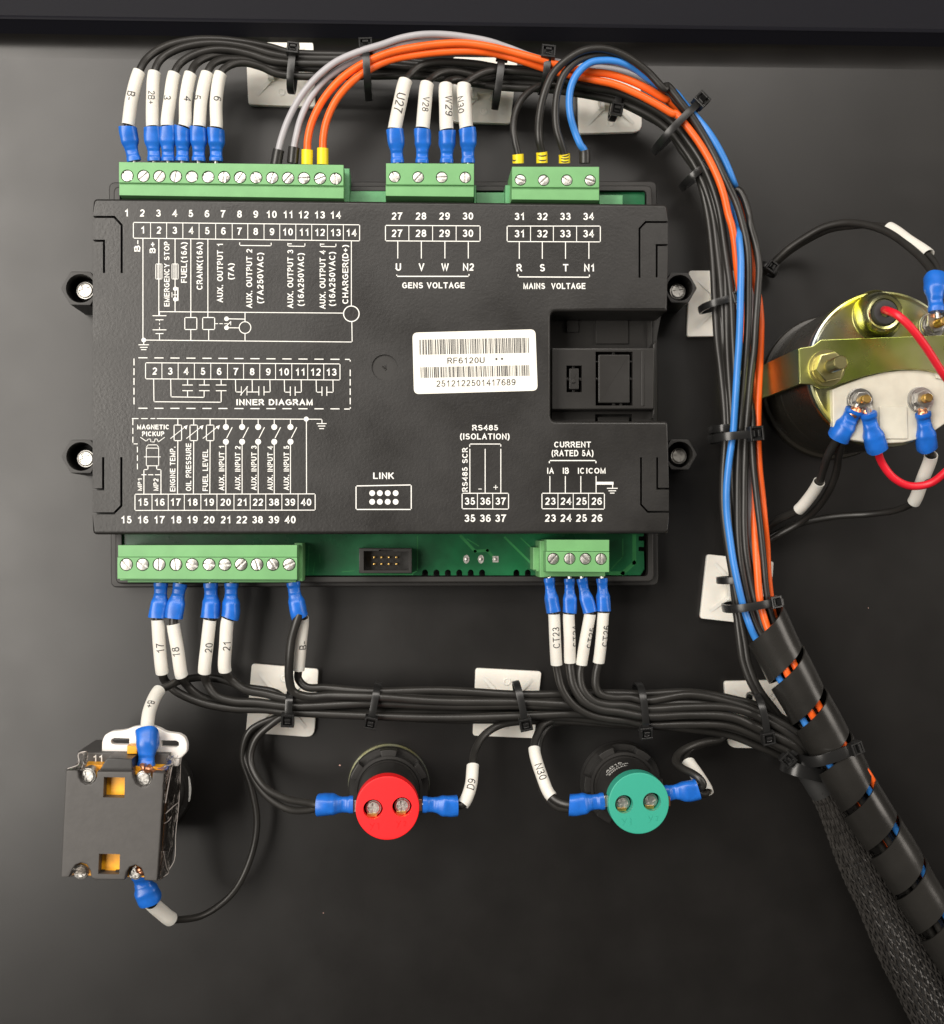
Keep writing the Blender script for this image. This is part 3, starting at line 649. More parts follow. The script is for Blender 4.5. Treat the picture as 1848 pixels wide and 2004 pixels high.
for x in (868, 968, 1067, 1166, 1266):
    pr.line('E', [(x, 118), (x, 160)], 5); pr.dot('E', x, 166, 18); pr.dot('E', x, 257, 18); pr.line('E', [(x, 260), (x, 578)], 5); pr.line('E', [(x+6, 232), (x+38, 170)], 5)
pr.line('E', [(1364, 120), (1365, 578)], 5)
for t, x, y0, y1, ht in (('MP1', 338, 483, 558, 25), ('MP2', 437, 483, 558, 30), ('ENGINE TEMP.', 540, 288, 563, 33), ('OIL PRESSURE', 638, 266, 560, 33), ('FUEL LEVEL', 741, 304, 560, 33), ('AUX. INPUT 1', 842, 283, 558, 33), ('AUX. INPUT 2', 941, 283, 556, 33), ('AUX. INPUT 3', 1041, 281, 556, 33), ('AUX. INPUT 4', 1141, 283, 556, 33), ('AUX. INPUT 5', 1241, 281, 556, 33)):
    pr.text('E', t, x, (y0+y1)/2, ht, w=y1-y0, rot=90, bold=.014)
cells(pr, 'E', [308, 413, 513, 612, 714, 813, 918, 1018, 1114, 1213, 1313, 1418], 580, 680, 578, 678)
cellnum(pr, 'E', zip((15, 16, 17, 18, 19, 20, 21, 22, 38, 39, 40), (359, 460, 560, 663, 764, 866, 966, 1065, 1164, 1263, 1361)), 629, 44)
pr.build('input_wiring_diagram', 'white', cover)
pr = Print(HP)
cells(pr, 'F', [60, 193, 328, 462, 598], 172, 260, 175, 263); cells(pr, 'F', [752, 885, 1015, 1147, 1282], 176, 264, 176, 266)
cellnum(pr, 'F', ((27, 126), (28, 261), (29, 395), (30, 529)), 217, 42); cellnum(pr, 'F', ((31, 821), (32, 952), (33, 1083), (34, 1215)), 219, 42)
for x, t in ((130, 'U'), (264, 'V'), (398, 'W'), (531, 'N2')): pr.line('F', [(x, 264), (x, 358)], 5); pr.text('F', t, x+1, 409, 42, bold=.017, fx=1.08)
for x, t in ((821, 'R'), (952, 'S'), (1084, 'T'), (1217, 'N1')): pr.line('F', [(x, 268), (x, 360)], 5); pr.text('F', t, x+1, 413, 42, bold=.017, fx=1.08)
pr.line('F', [(124, 455), (124, 462), (535, 462), (535, 452)], 6); pr.line('F', [(815, 453), (815, 465), (1220, 467), (1220, 455)], 6)
pr.text('F', 'GENS VOLTAGE', 333, 513, 34, w=356, bold=.02); pr.text('F', 'MAINS  VOLTAGE', 1021, 517, 34, w=353, bold=.02)
pr.build('voltage_terminal_diagram', 'white', cover)
pr = Print(HP)
pr.text('G', 'RS485', 627, 157, 31, w=147, bold=.016); pr.text('G', '(ISOLATION)', 625, 207, 34, w=282, bold=.016)
pr.line('G', [(539, 264), (539, 250), (716, 250), (716, 262)], 5)
for x in (540, 627, 716): pr.line('G', [(x, 280), (x, 526)], 5)
pr.text('G', 'RS485 SCR', 512, 395, 31, w=252, rot=90, bold=.014); pr.line('G', [(590, 506), (606, 506)], 4); pr.line('G', [(676, 496), (698, 496)], 4); pr.line('G', [(687, 485), (687, 507)], 4)
cells(pr, 'G', [496, 583, 670, 760], 530, 618, 530, 620); cellnum(pr, 'G', ((35, 540), (36, 628), (37, 716)), 575, 41)
pr.build('serial_port_diagram', 'white', cover)
pr = Print(HP)
pr.text('G', 'CURRENT', 1124, 253, 33, w=209, bold=.016); pr.text('G', '(RATED 5A)', 1124, 302, 35, w=238, bold=.016)
pr.line('G', [(992, 356), (992, 344), (1257, 344), (1257, 356)], 6)
for x, t in ((999, 'IA'), (1086, 'IB'), (1172, 'IC')): pr.text('G', t, x, 402, 34, bold=.016, fx=1.05)
pr.text('G', 'ICOM', 1257, 402, 32, w=110, bold=.016)
for x in (995, 1083, 1171, 1258): pr.line('G', [(x, 435), (x, 526)], 5)
pr.dash('G', (1264, 473), (1350, 473), 5, 5, 16); pr.line('G', [(1352, 468), (1352, 498)], 5)
for a, y in ((28, 502), (19, 516), (10, 529)): pr.line('G', [(1350-a, y), (1350+a, y)], 5)
cells(pr, 'G', [950, 1041, 1128, 1215, 1305], 530, 618, 530, 620); cellnum(pr, 'G', ((23, 997), (24, 1086), (25, 1174), (26, 1261)), 575, 41)
pr.build('current_terminal_diagram', 'white', cover)
pr = Print(HP)
pr.text('_', 'LINK', 751, 931, 12.5, w=41, bold=.016); pr.line('_', [(697, 951), (805, 949), (805, 997), (697, 997)], 2, True)
for y in (965, 982):
    for x in (728.5, 743.5, 759, 774.5): pr.dot('_', x, y, 5.6)
pr.build('link_port_diagram', 'white', cover)
# sticker
mb = MB(); mb.slab(rounded(poly('F', [(213, 782), (913, 763), (926, 1112), (222, 1132)], HC+.15), 2.0, 6), HC+.01, HC+.15)
stk = mb.build('barcode_sticker', 'paper', cover)
pr = Print(HC + .18); rnd = random.Random(3)
def bars(x0, x1, y0, y1, sl):
    x = x0
    while x < x1 - 4:
        w = rnd.choice((2.2, 2.2, 4.4, 6.6)); 
        dy = (x - x0)*sl; pr.mb.add([wc('F', x, y0+dy, pr.h), wc('F', x+w, y0+dy, pr.h), wc('F', x+w+3, y1+dy, pr.h), wc('F', x+3, y1+dy, pr.h)], [(0, 1, 2, 3)])
        x += w + rnd.choice((2.4, 2.4, 4.6, 6.5))
bars(251, 876, 822, 908, -.018); bars(258, 880, 979, 1040, -.02)
pr.build('barcode', 'ink', stk)
pr = Print(HC + .18)
pr.text('F', 'RF6120U', 518, 940, 34, w=212, rot=.8, bold=0.008); pr.text('F', '*', 691, 942, 34, bold=.005); pr.text('F', '*', 723, 941, 34, bold=.005)
pr.text('F', '2512122501417689', 574, 1068, 36, w=452, rot=1.2, bold=.006)
pr.build('serial_number', 'ink', stk)

# ------------------------------------------------------------------ terminal plugs
SCREW = {}
def slot_screw(parent, p, r, h, rot, copper=False):
    key = (round(r, 2), copper)
    if key not in SCREW:
        mb = MB(); w = r*.13
        for sgn in (1, -1):
            a0 = math.asin(w/r); P = [(r*math.cos(a0 + (math.pi - 2*a0)*i/10), sgn*r*math.sin(a0 + (math.pi - 2*a0)*i/10)) for i in range(11)]
            mb.slab(P, -1.0, 0, .08, 2)
        mb.disc((0, 0), r*.99, -1.6, -.42, 0, 20)
        me_o = mb.build('screw', 'tin', None); me = me_o.data; bpy.data.objects.remove(me_o)
        SCREW[key] = me
    o = bpy.data.objects.new('screw', SCREW[key]); COL.objects.link(o); o.parent = parent
    o.location = G((p.x, p.y, h)) - origin(parent); o.rotation_euler = (random.uniform(-.05, .05), rot, random.uniform(-.05, .05)); return o
def plug(label, tg, quad, ledge, screws, rs, h_scr, h_led, flip, rots):
    # quad: 4 corners TL TR BR BL; ledge: y at left and right; screw half is above the ledge unless flip
    (tl, tr, br, bl_) = quad
    ce = wc(tg, (tl[0]+br[0])/2, (tl[1]+br[1])/2, 0)
    t = thing('terminal_plug', label, 'terminal block', (ce.x, ce.y, 20), 'green pluggable terminal blocks')
    up = [tl, tr, (tr[0], ledge[1]), (tl[0], ledge[0])]; lo = [(tl[0]*0+bl_[0], ledge[0]+1.5), (br[0], ledge[1]+1.5), br, bl_]
    scr, led = (lo, up) if flip else (up, lo)
    mb = MB()
    holes = [circ(W(c(tg, x, y), h_scr), cs(tg, rs)*k(h_scr)*1.05, 24) for x, y in screws]
    mb.slab(poly(tg, scr, h_scr), 17, h_scr, .25, 2, holes=holes, hole_h0=h_scr - 2.5)
    mb.slab(poly(tg, led, h_led), 17, h_led, .25, 2)
    for hx in holes: mb.slab([(q[0], q[1]) for q in hx], 20, h_scr - 2.4)
    mb.build('plug_body', 'green', t)
    for (x, y), r in zip(screws, rots):
        p = W(c(tg, x, y), h_scr - .6); slot_screw(t, p, cs(tg, rs)*k(h_scr)*.93, h_scr - .5, r)
    return t
R_a = [math.radians(a) for a in (40, -40, -55, -80, 35, 20, 90, -55, 55, -75, -50, 0, -20, 80)]
plug('long light green terminal block with fourteen screws at the top left of the controller', 'A', [(270, 842), (1655, 860), (1656, 1068), (272, 1048)], (970, 989), [(x, 928 + i*1.35) for i, x in enumerate((322, 422, 520, 621, 720, 820, 919, 1017, 1116, 1215, 1313, 1411, 1510, 1607))], 37, 36, 35, False, R_a)
plug('four-screw green terminal block under the tubes marked U27 to N30', 'B', [(376, 850), (919, 852), (918, 1058), (374, 1052)], (982, 985), [(430, 934), (575, 936), (720, 937), (865, 938)], 35, 36, 35, False, [math.radians(a) for a in (65, -50, 0, 85)])
plug('four-screw green terminal block with yellow ferrules and one blue wire at top right', 'B', [(1153, 871), (1690, 872), (1690, 1079), (1150, 1074)], (998, 1001), [(1205, 953), (1348, 955), (1491, 955), (1635, 956)], 35, 36, 35, False, [math.radians(a) for a in (25, -45, 40, 18)])
plug('long green terminal block with eleven screws along the lower edge of the controller', 'E', [(203, 894), (1307, 893), (1307, 1107), (199, 1102)], (967, 968), [(x, 1013) for x in (255, 355, 457, 560, 660, 764, 862, 962, 1060, 1158, 1258)], 38, 36, 35, True, [math.radians(a) for a in (45, 35, 90, 80, 25, 10, 5, -40, 70, 50, -20)])
plug('small green terminal block with four screws above the tubes marked CT23 to CT26', 'G', [(976, 794), (1333, 795), (1333, 979), (972, 976)], (860, 862), [(1015, 903), (1108, 902), (1198, 903), (1286, 904)], 33, 36, 35, True, [math.radians(a) for a in (-50, 85, 45, 85)])
# ------------------------------------------------------------------ wires
def arcs(pts):
    s = [0.]
    for a, b in zip(pts, pts[1:]): s.append(s[-1] + (b-a).length)
    return s
def at_len(pts, S, q):
    q = max(0, min(S[-1], q))
    for i in range(len(S)-1):
        if S[i+1] >= q:
            u = (q - S[i])/max(1e-9, S[i+1]-S[i]); return pts[i].lerp(pts[i+1], u)
    return pts[-1]
def sub(pts, S, a, b, n=10): return [at_len(pts, S, a + (b-a)*i/n) for i in range(n+1)]
def smooth_profile(tab, u):
    for (a, va), (b, vb) in zip(tab, tab[1:]):
        if u <= b:
            t = (u-a)/(b-a); t = t*t*(3-2*t); return va + (vb-va)*t
    return tab[-1][1]
CR_W = [(0, .80), (.10, .82), (.14, .74), (.30, .72), (.36, .76), (.60, 1.0), (1, 1.03)]
CR_T = [(0, .62), (.12, .60), (.30, .52), (.38, .60), (.62, .92), (1, 1.0)]
def crimp(parent, pts, S, a, b, r, jit=0.):
    L = b - a; n = 26; P = sub(pts, S, a, b, n)
    mb = MB(); rs = [r*smooth_profile(CR_W, i/n)*(1 + .008*math.sin(i*.9 + jit*9))*(1 + .05*(jit-.5)) for i in range(n+1)]
    sq = [smooth_profile(CR_T, i/n)/smooth_profile(CR_W, i/n) for i in range(n+1)]
    fr = frames(P); vs, fs = [], []; seg = 20
    for i in range(n+1):
        t, nn, bb = fr[i]; u = i/n
        for j in range(seg):
            q = j*2*math.pi/seg; x, y = math.cos(q), math.sin(q)
            e = 2/2.6; X_ = math.copysign(abs(x)**e, x); Y_ = math.copysign(abs(y)**e, y)
            d = 1.
            if .13 + .06*jit < u < .30 + .06*jit and Y_ > .3: d = .72 + .15*jit
            crease = 1 + .07*math.sin(3*q + jit*17)*max(0, math.sin((u-.35)*math.pi/.65)) if u > .35 else 1
            vs.append(P[i] + bb*(X_*rs[i]*crease) + nn*(Y_*rs[i]*sq[i]*d*crease))
    for i in range(n):
        for j in range(seg): q = (j+1) % seg; fs.append((i*seg+j, i*seg+q, (i+1)*seg+q, (i+1)*seg+j))
    fs.append(tuple(range(seg-1, -1, -1)))
    # rolled open mouth
    m0 = len(vs); t, nn, bb = fr[-1]
    for rr, dd in ((.90, .05), (.82, -.25), (.80, -1.6)):
        for j in range(seg):
            q = j*2*math.pi/seg; vs.append(P[-1] + t*dd + bb*(math.cos(q)*rs[-1]*rr) + nn*(math.sin(q)*rs[-1]*sq[-1]*rr))
    rings = [n*seg, m0, m0+seg, m0+2*seg]
    for a_, b_ in zip(rings, rings[1:]):
        for j in range(seg): q = (j+1) % seg; fs.append((a_+j, a_+q, b_+q, b_+j))
    mb.add(vs, fs); return mb.build('crimp_sleeve', 'crimp', parent, sharp=50)
def hollow(parent, pts, S, a, b, r, name='marker_tube', m='sleeve', cut=.0, seg=20, flat=1.0):
    n = max(6, int((b-a)/1.2)); P = sub(pts, S, a, b, n); fr = frames(P); vs, fs = [], []
    for i in range(n+1):
        t, nn, bb = fr[i]
        for j in range(seg): q = j*2*math.pi/seg; vs.append(P[i] + bb*(math.cos(q)*r) + nn*(math.sin(q)*r*flat) + t*(cut*math.cos(q)*(1 if i in (0, n) else 0)))
    for i in range(n):
        for j in range(seg): q = (j+1) % seg; fs.append((i*seg+j, i*seg+q, (i+1)*seg+q, (i+1)*seg+j))
    for end, sg in ((0, 1), (n, -1)):
        t, nn, bb = fr[end]; prev = end*seg
        for rr, dd in ((.92, 0.0), (.84, .15), (.82, 1.5)):
            st = len(vs)
            for j in range(seg):
                q = j*2*math.pi/seg; vs.append(P[end] + t*(dd*sg + cut*math.cos(q)) + bb*(math.cos(q)*r*rr) + nn*(math.sin(q)*r*rr*flat))
            for j in range(seg):
                q = (j+1) % seg; f = (prev+j, prev+q, st+q, st+j); fs.append(f[::-1] if sg > 0 else f)
            prev = st
    mb = MB(); mb.add(vs, fs); return mb.build(name, m, parent, sharp=50)
def wraptext(parent, pts, S, mid, r, txt, ht, phi=0., toward=True, m='ink', bold=.0, fx=1.0, name='marking'):
    vs, fs, asp, lay = glyphs(txt, bold); w = ht*asp*fx
    bm = bmesh.new(); bv = [bm.verts.new((u*w, v*ht, l*.0012)) for (u, v), l in zip(vs, lay)]
    for f in fs:
        try: bm.faces.new([bv[i] for i in f])
        except ValueError: pass
    bmesh.ops.triangulate(bm, faces=bm.faces)
    for _ in range(2):
        le = [e for e in bm.edges if e.calc_length() > .45]
        if not le: break
        bmesh.ops.subdivide_edges(bm, edges=le, cuts=1); bmesh.ops.triangulate(bm, faces=bm.faces)
    bm.verts.index_update(); out = []
    for v in bm.verts:
        x, y = v.co.x, v.co.y
        q = mid - x if toward else mid + x
        p = at_len(pts, S, q); p2 = at_len(pts, S, q + .4); p1 = at_len(pts, S, q - .4)
        t, nn, bb = frames([p1, p2])[0]
        # letters' up = reading direction turned anticlockwise on the picture
        rd = -t if toward else t
        up = EH.cross(rd); side = 1 if bb.dot(up) > 0 else -1
        a = y/r + phi
        out.append(p + (bb*side)*(math.sin(a)*(r+.06+v.co.z)) + nn*(math.cos(a)*(r+.06+v.co.z)))
    mb = MB(); mb.add(out, [tuple(v.index for v in f.verts) for f in bm.faces]); bm.free()
    o = mb.build(name, m, parent, smooth=False)
    return o
def wire(label, m, pts, d=12.5, marks=None, group=None, text=None, name=None, n=7, cat='wire', cr=16.5, sr=12.3, ferrule=None, txt_h=2.3, phi=0., toward=True, gap=None, bold=0., tmid=None, lug=None, nocrimp=False):
    """pts: list of (tag, x, y, h) from the terminal end; marks: (crimp end index, tube start index, tube end index)"""
    P = [wc(*q) for q in pts]; sp = spline(P, n); S = arcs(sp)
    nm = name or {'wire': 'black_wire', 'gray': 'grey_wire', 'orange': 'orange_wire', 'blue': 'blue_wire', 'red': 'red_wire'}[m]
    t = thing(nm, label, cat, P[0], group)
    kk = k(sum(p.z for p in P[:3])/3); r = d/2*kk
    a = 0.
    if marks:
        ce, ts, te = marks
        if ce: a = S[ce*n] - 1.2
    if ferrule: a = S[ferrule[1]*n] - 1.0
    mb = MB(); start = next((i for i, q in enumerate(S) if q >= a), 0)
    core = sp[start:]; mb.tube(core, r*(1.13 if m == 'wire' else 1.03), 12); mb.build('insulation', m, t)
    if marks:
        if ce and not nocrimp:
            crimp(t, sp, S, 0, S[ce*n], cr*kk, random.random())
            q = MB(); q.tube([P[0] - (P[1]-P[0]).normalized()*2.5, P[0] + (P[1]-P[0]).normalized()*.5], .8, 8); q.build('pin', 'tin', t)
        if te:
            sl = hollow(t, sp, S, S[ts*n], S[te*n], sr*kk, cut=random.uniform(-.25, .25))
            if text:
                mid = (S[ts*n] + S[te*n])/2 if tmid is None else S[ts*n] + (S[te*n] - S[ts*n])*tmid
                wraptext(sl, sp, S, mid, sr*kk, text, txt_h, phi, toward, bold=bold)
    if ferrule:
        fm, fe, nlines = ferrule
        hollow(t, sp, S, 0, S[fe*n], 11.2*kk, 'ferrule_tube', fm)
    return t, sp, S

# -- the black bundle that runs over the top and down the right side: stations (inner, outer) across it
ST = [(c('A', 1330, 330), c('A', 1330, 160)), (c('B', 260, 335), c('B', 260, 180)), (c('B', 600, 335), c('B', 600, 215)), (c('B', 1090, 415), c('B', 1090, 228)),
      (c('B', 1360, 425), c('B', 1360, 255)), (c('R', 1000, 560), c('R', 1000, 415)), (c('R', 1300, 640), c('R', 1300, 460)), (c('C', 630, 860), c('C', 740, 745)),
      (c('C', 830, 1000), c('C', 930, 870)), (c('C', 950, 1180), c('C', 1090, 1070)), (c('C', 1090, 1380), c('C', 1225, 1290)), (c('C', 1195, 1720), c('C', 1345, 1640)),
      (c('P', 300, 250), c('P', 495, 250)), (c('P', 318, 650), c('P', 540, 610)), (c('P', 345, 1000), c('P', 540, 1000)), (c('P', 385, 1300), c('P', 545, 1250)),
      (c('P', 425, 1700), c('P', 560, 1700)), (c('Q', 435, 150), c('Q', 560, 150)), (c('Q', 420, 500), c('Q', 600, 500)), (c('Q', 430, 850), c('Q', 620, 850)),
      (c('Q', 480, 1250), c('Q', 680, 1250)), (c('Q', 530, 1550), c('Q', 760, 1550))]
def harness(us, hs, s0, s1, seed):
    rn = random.Random(seed); out = []
    for i in range(s0, s1+1):
        a, b = ST[i]; f = (i - s0)/max(1, (len(ST)-1-s0)); u = us[0] + (us[1]-us[0])*f + rn.uniform(-.05, .05); u = max(.03, min(.97, u))
        h = hs[0] + (hs[1]-hs[0])*f + rn.uniform(-.6, .6)
        out.append(('_', a[0] + (b[0]-a[0])*u, a[1] + (b[1]-a[1])*u, h))
    return out
harness2 = harness
WRAP_IN = lambda dx, h: [('M', 640 + dx, 760 + dx*-.35, h), ('M', 770 + dx*.8, 1010, h), ('M', 930 + dx*.8, 1270, h), ('M', 1080 + dx*.8, 1530, h), ('N', 860 + dx*.9, 160, h), ('N', 1050 + dx*.9, 460, h), ('N', 1235 + dx*.9, 740, h), ('N', 1410 + dx*.9, 1040, h), ('N', 1640 + dx*.9, 1450, h), ('N', 1830 + dx*.9, 1800, h)]
LEFT_IN = lambda dx, h: [('M', 450 + dx, 800, h), ('M', 475 + dx, 950, h), ('M', 545 + dx, 1120, h), ('M', 680 + dx, 1300, h-2), ('M', 800 + dx*.7, 1450, h-5), ('M', 900 + dx*.5, 1640, h-8)]
g6 = 'black wires from the upper left terminals'
six = [ # label, text, crimp pts, tube pts, arc pts, harness us, hs
 ('B-', [(365, 838), (338, 720), (325, 630), (328, 615), (350, 450), (396, 287)], [(450, 200), (560, 130), (720, 92), (880, 88), (1060, 108), (1200, 135)], (.95, .1), (15, 11), 0.),
 ('2B+', [(489, 838), (482, 720), (480, 632), (478, 625), (478, 450), (490, 292)], [(530, 210), (640, 145), (770, 115), (900, 112), (1060, 135), (1200, 175)], (.78, .9), (19, 16), 0.),
 ('3', [(575, 838), (571, 720), (573, 628), (568, 622), (585, 460), (612, 300)], [(650, 235), (740, 180), (850, 152), (960, 155), (1080, 180), (1210, 220)], (.6, .35), (20, 18), -.3),
 ('4', [(662, 838), (664, 720), (665, 632), (675, 625), (682, 460), (712, 303)], [(745, 240), (810, 200), (890, 182), (980, 185), (1080, 205), (1210, 240)], (.5, .6), (15, 10), .5),
 ('5', [(762, 838), (762, 720), (762, 632), (765, 625), (778, 460), (815, 298)], [(850, 240), (900, 215), (960, 208), (1020, 212), (1100, 228), (1210, 265)], (.35, .05), (18, 17), -.55),
 ('6', [(870, 838), (869, 720), (867, 640), (871, 632), (870, 470), (898, 300)], [(935, 258), (990, 235), (1050, 232), (1110, 245), (1160, 262), (1230, 295)], (.12, .7), (20, 19), .35)]
for i, (tx, head, arc, us, hs, ph) in enumerate(six):
    pts = [('A', x, y, h) for (x, y), h in zip(head, (26, 27, 28, 28, 29, 29))]
    pts += [('A', x, y, 29 + (hs[0]-29)*(j+1)/7) for j, (x, y) in enumerate(arc)]
    last = i in (0, 4)
    pts += harness2(us, hs, 0, 19 if last else 21, 11 + i)
    pts += LEFT_IN(-4 if i == 0 else 30, 17) if last else WRAP_IN({1: -20, 2: -60, 3: 10, 5: 50}[i], 14 if i % 2 else 18)
    names = {'B-': 'black wire marked B-, leftmost of the upper row, arching highest', '2B+': 'black wire in the white tube marked 2B+ at the upper left', '3': 'black wire in the tube marked 3, third from the left on top', '4': 'black wire in the tube marked 4, between the upper tubes 3 and 5', '5': 'black wire in the upper tube marked 5, its number near the left edge', '6': 'black wire in the tube marked 6, last of the upper left six'}
    wire(names[tx], 'wire', pts, 13.5, (2, 3, 5), g6, tx, phi=ph, txt_h=2.9 if len(tx) < 3 else 2.4)
g4 = 'black wires with tubes U27 to N30'
four = [('U27', [(447, 850), (440, 750), (430, 645), (430, 640), (460, 490), (497, 342)], [(530, 300), (590, 250), (680, 228), (800, 228), (940, 240)], (.85, .5), (22, 20), 0.0, 3.4, 3),
 ('V28', [(598, 850), (600, 750), (600, 645), (602, 635), (615, 490), (630, 362)], [(655, 330), (710, 295), (790, 285), (880, 300), (980, 330)], (.6, .2), (20, 13), .15, 2.5, 3),
 ('W29', [(750, 850), (752, 750), (753, 655), (750, 645), (746, 500), (746, 370)], [(765, 345), (820, 335), (870, 350), (930, 360), (1000, 365)], (.35, .8), (18, 12), .45, 3.1, 3),
 ('N30', [(882, 850), (880, 750), (876, 640), (872, 632), (862, 500), (858, 368)], [(890, 340), (960, 300), (1030, 280), (1060, 280)], (.72, .95), (24, 21), -.75, 2.9, 4)]
for i, (tx, head, arc, us, hs, ph, th, s0) in enumerate(four):
    pts = [('B', x, y, h) for (x, y), h in zip(head, (26, 27, 28, 28, 29, 29))]
    pts += [('B', x, y, 29 + (hs[0]-29)*(j+1)/6) for j, (x, y) in enumerate(arc)] + harness2(us, hs, s0, 21, 31 + i) + WRAP_IN((30, -40, 0, -70)[i], 16 + i)
    wire('black wire in the white tube reading %s with a blue crimp below' % tx, 'wire', pts, 13, (2, 3, 5), g4, tx, phi=ph, txt_h=th, sr=13.6)
# ferruled wires at the upper right block
ptsc = [('R', 400, 1160, 27), ('R', 398, 1078, 28), ('R', 372, 960, 29), ('R', 355, 840, 29), ('R', 372, 700, 28), ('R', 440, 560, 27), ('R', 560, 460, 25), ('R', 680, 425, 23), ('R', 850, 445, 20)] + harness2((.8, .7), (18, 19), 5, 15, 44) + [('P', 640, 1480, 20), ('P', 686, 1650, 22), ('P', 692, 1800, 23), ('Q', 690, 120, 24), ('Q', 700, 350, 24.5), ('Q', 730, 650, 25), ('Q', 762, 930, 25), ('Q', 790, 1200, 24.5), ('Q', 812, 1450, 24), ('Q', 850, 1660, 23)] + WRAP_IN(60, 20)[1:]
tk, sp_, S_ = wire('black wire from the leftmost yellow ferrule of terminal 31', 'wire', ptsc, 12, ferrule=('yellow', 1, 1), group='black wires from yellow ferrules')
def marks_on(t, sp, S, spec, r=2.1):
    for q, phi, w in spec:
        p = at_len(sp, S, q); p2 = at_len(sp, S, q+.3); tt, nn, bb = frames([p, p2])[0]
        mb = MB(); P = []
        for i in range(9):
            a = phi - w/2 + w*i/8; P.append(p + bb*math.sin(a)*(r+.05) + nn*math.cos(a)*(r+.05) - tt*.35*math.sin(i/8*math.pi))
        mb.tube(P, [.05, .14, .2, .24, .24, .24, .2, .14, .05], 6); mb.build('marking', 'ink', t)
marks_on(tk, sp_, S_, [(1.3, -.9, .9)])
pa = [('R', 620, 1160, 27), ('R', 617, 1058, 28), ('R', 595, 960, 30), ('R', 588, 850, 31), ('R', 600, 700, 33), ('R', 640, 520, 35), ('R', 720, 335, 36), ('R', 850, 205, 37), ('R', 1000, 120, 37), ('R', 1150, 100, 36), ('R', 1300, 130, 35), ('R', 1450, 205, 34), ('R', 1600, 320, 33), ('R', 1760, 480, 32), ('C', 850, 560, 31), ('C', 1000, 740, 30), ('C', 1110, 890, 29), ('C', 1250, 1130, 28), ('C', 1380, 1400, 28), ('C', 1490, 1640, 27), ('P', 610, 20, 27), ('P', 643, 180, 27), ('P', 655, 350, 27), ('P', 655, 600, 26), ('P', 652, 850, 26), ('P', 640, 1100, 26), ('P', 620, 1350, 25), ('P', 597, 1600, 25), ('P', 582, 1800, 25), ('Q', 575, 100, 24), ('Q', 562, 400, 24), ('Q', 560, 700, 24), ('Q', 565, 1000, 24), ('Q', 590, 1250, 24), ('Q', 650, 1550, 23), ('Q', 725, 1780, 23)] + WRAP_IN(10, 24)[1:]
tk, sp_, S_ = wire('black wire from the two-stripe yellow ferrule, arching highest over the blue wire', 'wire', pa, 13.5, ferrule=('yellow', 1, 2), group='black wires from yellow ferrules')
marks_on(tk, sp_, S_, [(1.1, 0, 1.7), (2.9, 0, 1.9)])
pb = [('R', 828, 1160, 27), ('R', 826, 1078, 28), ('R', 790, 960, 30), ('R', 757, 850, 31), ('R', 745, 700, 32), ('R', 765, 500, 34), ('R', 830, 330, 35), ('R', 940, 220, 35), ('R', 1080, 172, 34), ('R', 1240, 160, 33), ('R', 1400, 200, 31), ('R', 1560, 300, 29), ('R', 1740, 480, 27), ('C', 960, 730, 26), ('C', 1130, 950, 24), ('C', 1300, 1250, 22), ('C', 1440, 1500, 22), ('O', 480, 620, 23), ('O', 528, 740, 24), ('P', 672, 0, 25), ('P', 725, 190, 25), ('P', 750, 380, 26), ('P', 740, 600, 26), ('P', 722, 850, 26), ('P', 708, 1100, 26), ('P', 690, 1250, 26), ('P', 668, 1450, 25), ('P', 648, 1700, 25), ('Q', 633, 100, 24), ('Q', 622, 350, 24), ('Q', 618, 650, 24), ('Q', 618, 900, 24), ('Q', 635, 1150, 24), ('Q', 690, 1450, 23), ('Q', 755, 1700, 23), ('Q', 800, 1830, 23)] + WRAP_IN(35, 22)[1:]
tk, sp_, S_ = wire('black wire from the three-stripe yellow ferrule beside the blue wire', 'wire', pb, 13, ferrule=('yellow', 1, 3), group='black wires from yellow ferrules')
marks_on(tk, sp_, S_, [(.8, -.1, 1.6), (1.9, 0, 1.7), (3.0, .05, 1.6)])
pbl = [('R', 1015, 1160, 27), ('R', 1010, 1040, 28), ('R', 975, 990, 29), ('R', 925, 870, 30), ('R', 885, 730, 32), ('R', 872, 590, 33), ('R', 890, 450, 34), ('R', 950, 330, 35), ('R', 1060, 235, 35), ('R', 1200, 212, 34), ('R', 1340, 228, 33), ('R', 1480, 290, 31), ('R', 1620, 390, 29), ('R', 1760, 480, 26), ('C', 920, 620, 25), ('C', 1010, 725, 26), ('C', 1120, 850, 27), ('C', 1250, 1010, 28), ('C', 1380, 1240, 27), ('C', 1465, 1450, 25), ('O', 455, 600, 22), ('O', 450, 700, 21), ('O', 468, 800, 23), ('P', 570, 100, 27), ('P', 587, 300, 29), ('P', 585, 600, 29), ('P', 580, 850, 29), ('P', 570, 1080, 29), ('P', 558, 1250, 29), ('P', 543, 1500, 29), ('P', 530, 1700, 28), ('P', 518, 1880, 27), ('Q', 512, 130, 27), ('Q', 480, 350, 27), ('Q', 460, 580, 27), ('Q', 465, 800, 26), ('Q', 492, 1020, 26), ('Q', 522, 1220, 26), ('Q', 570, 1450, 26), ('Q', 618, 1640, 25), ('Q', 665, 1780, 25), ('Q', 720, 1900, 24)] + [('M', 650, 935, 23.5), ('M', 728, 1070, 24), ('M', 880, 1335, 24), ('M', 1025, 1590, 25), ('M', 1150, 1740, 25), ('N', 1000, 245, 26), ('N', 1130, 400, 23), ('N', 1280, 620, 22), ('N', 1420, 830, 23.5), ('N', 1570, 1130, 23), ('N', 1800, 1500, 22)]
wire('light blue wire arching out of a black ferrule and down the harness', 'blue', pbl, 14.0, ferrule=('smoothblack', 1, 0))
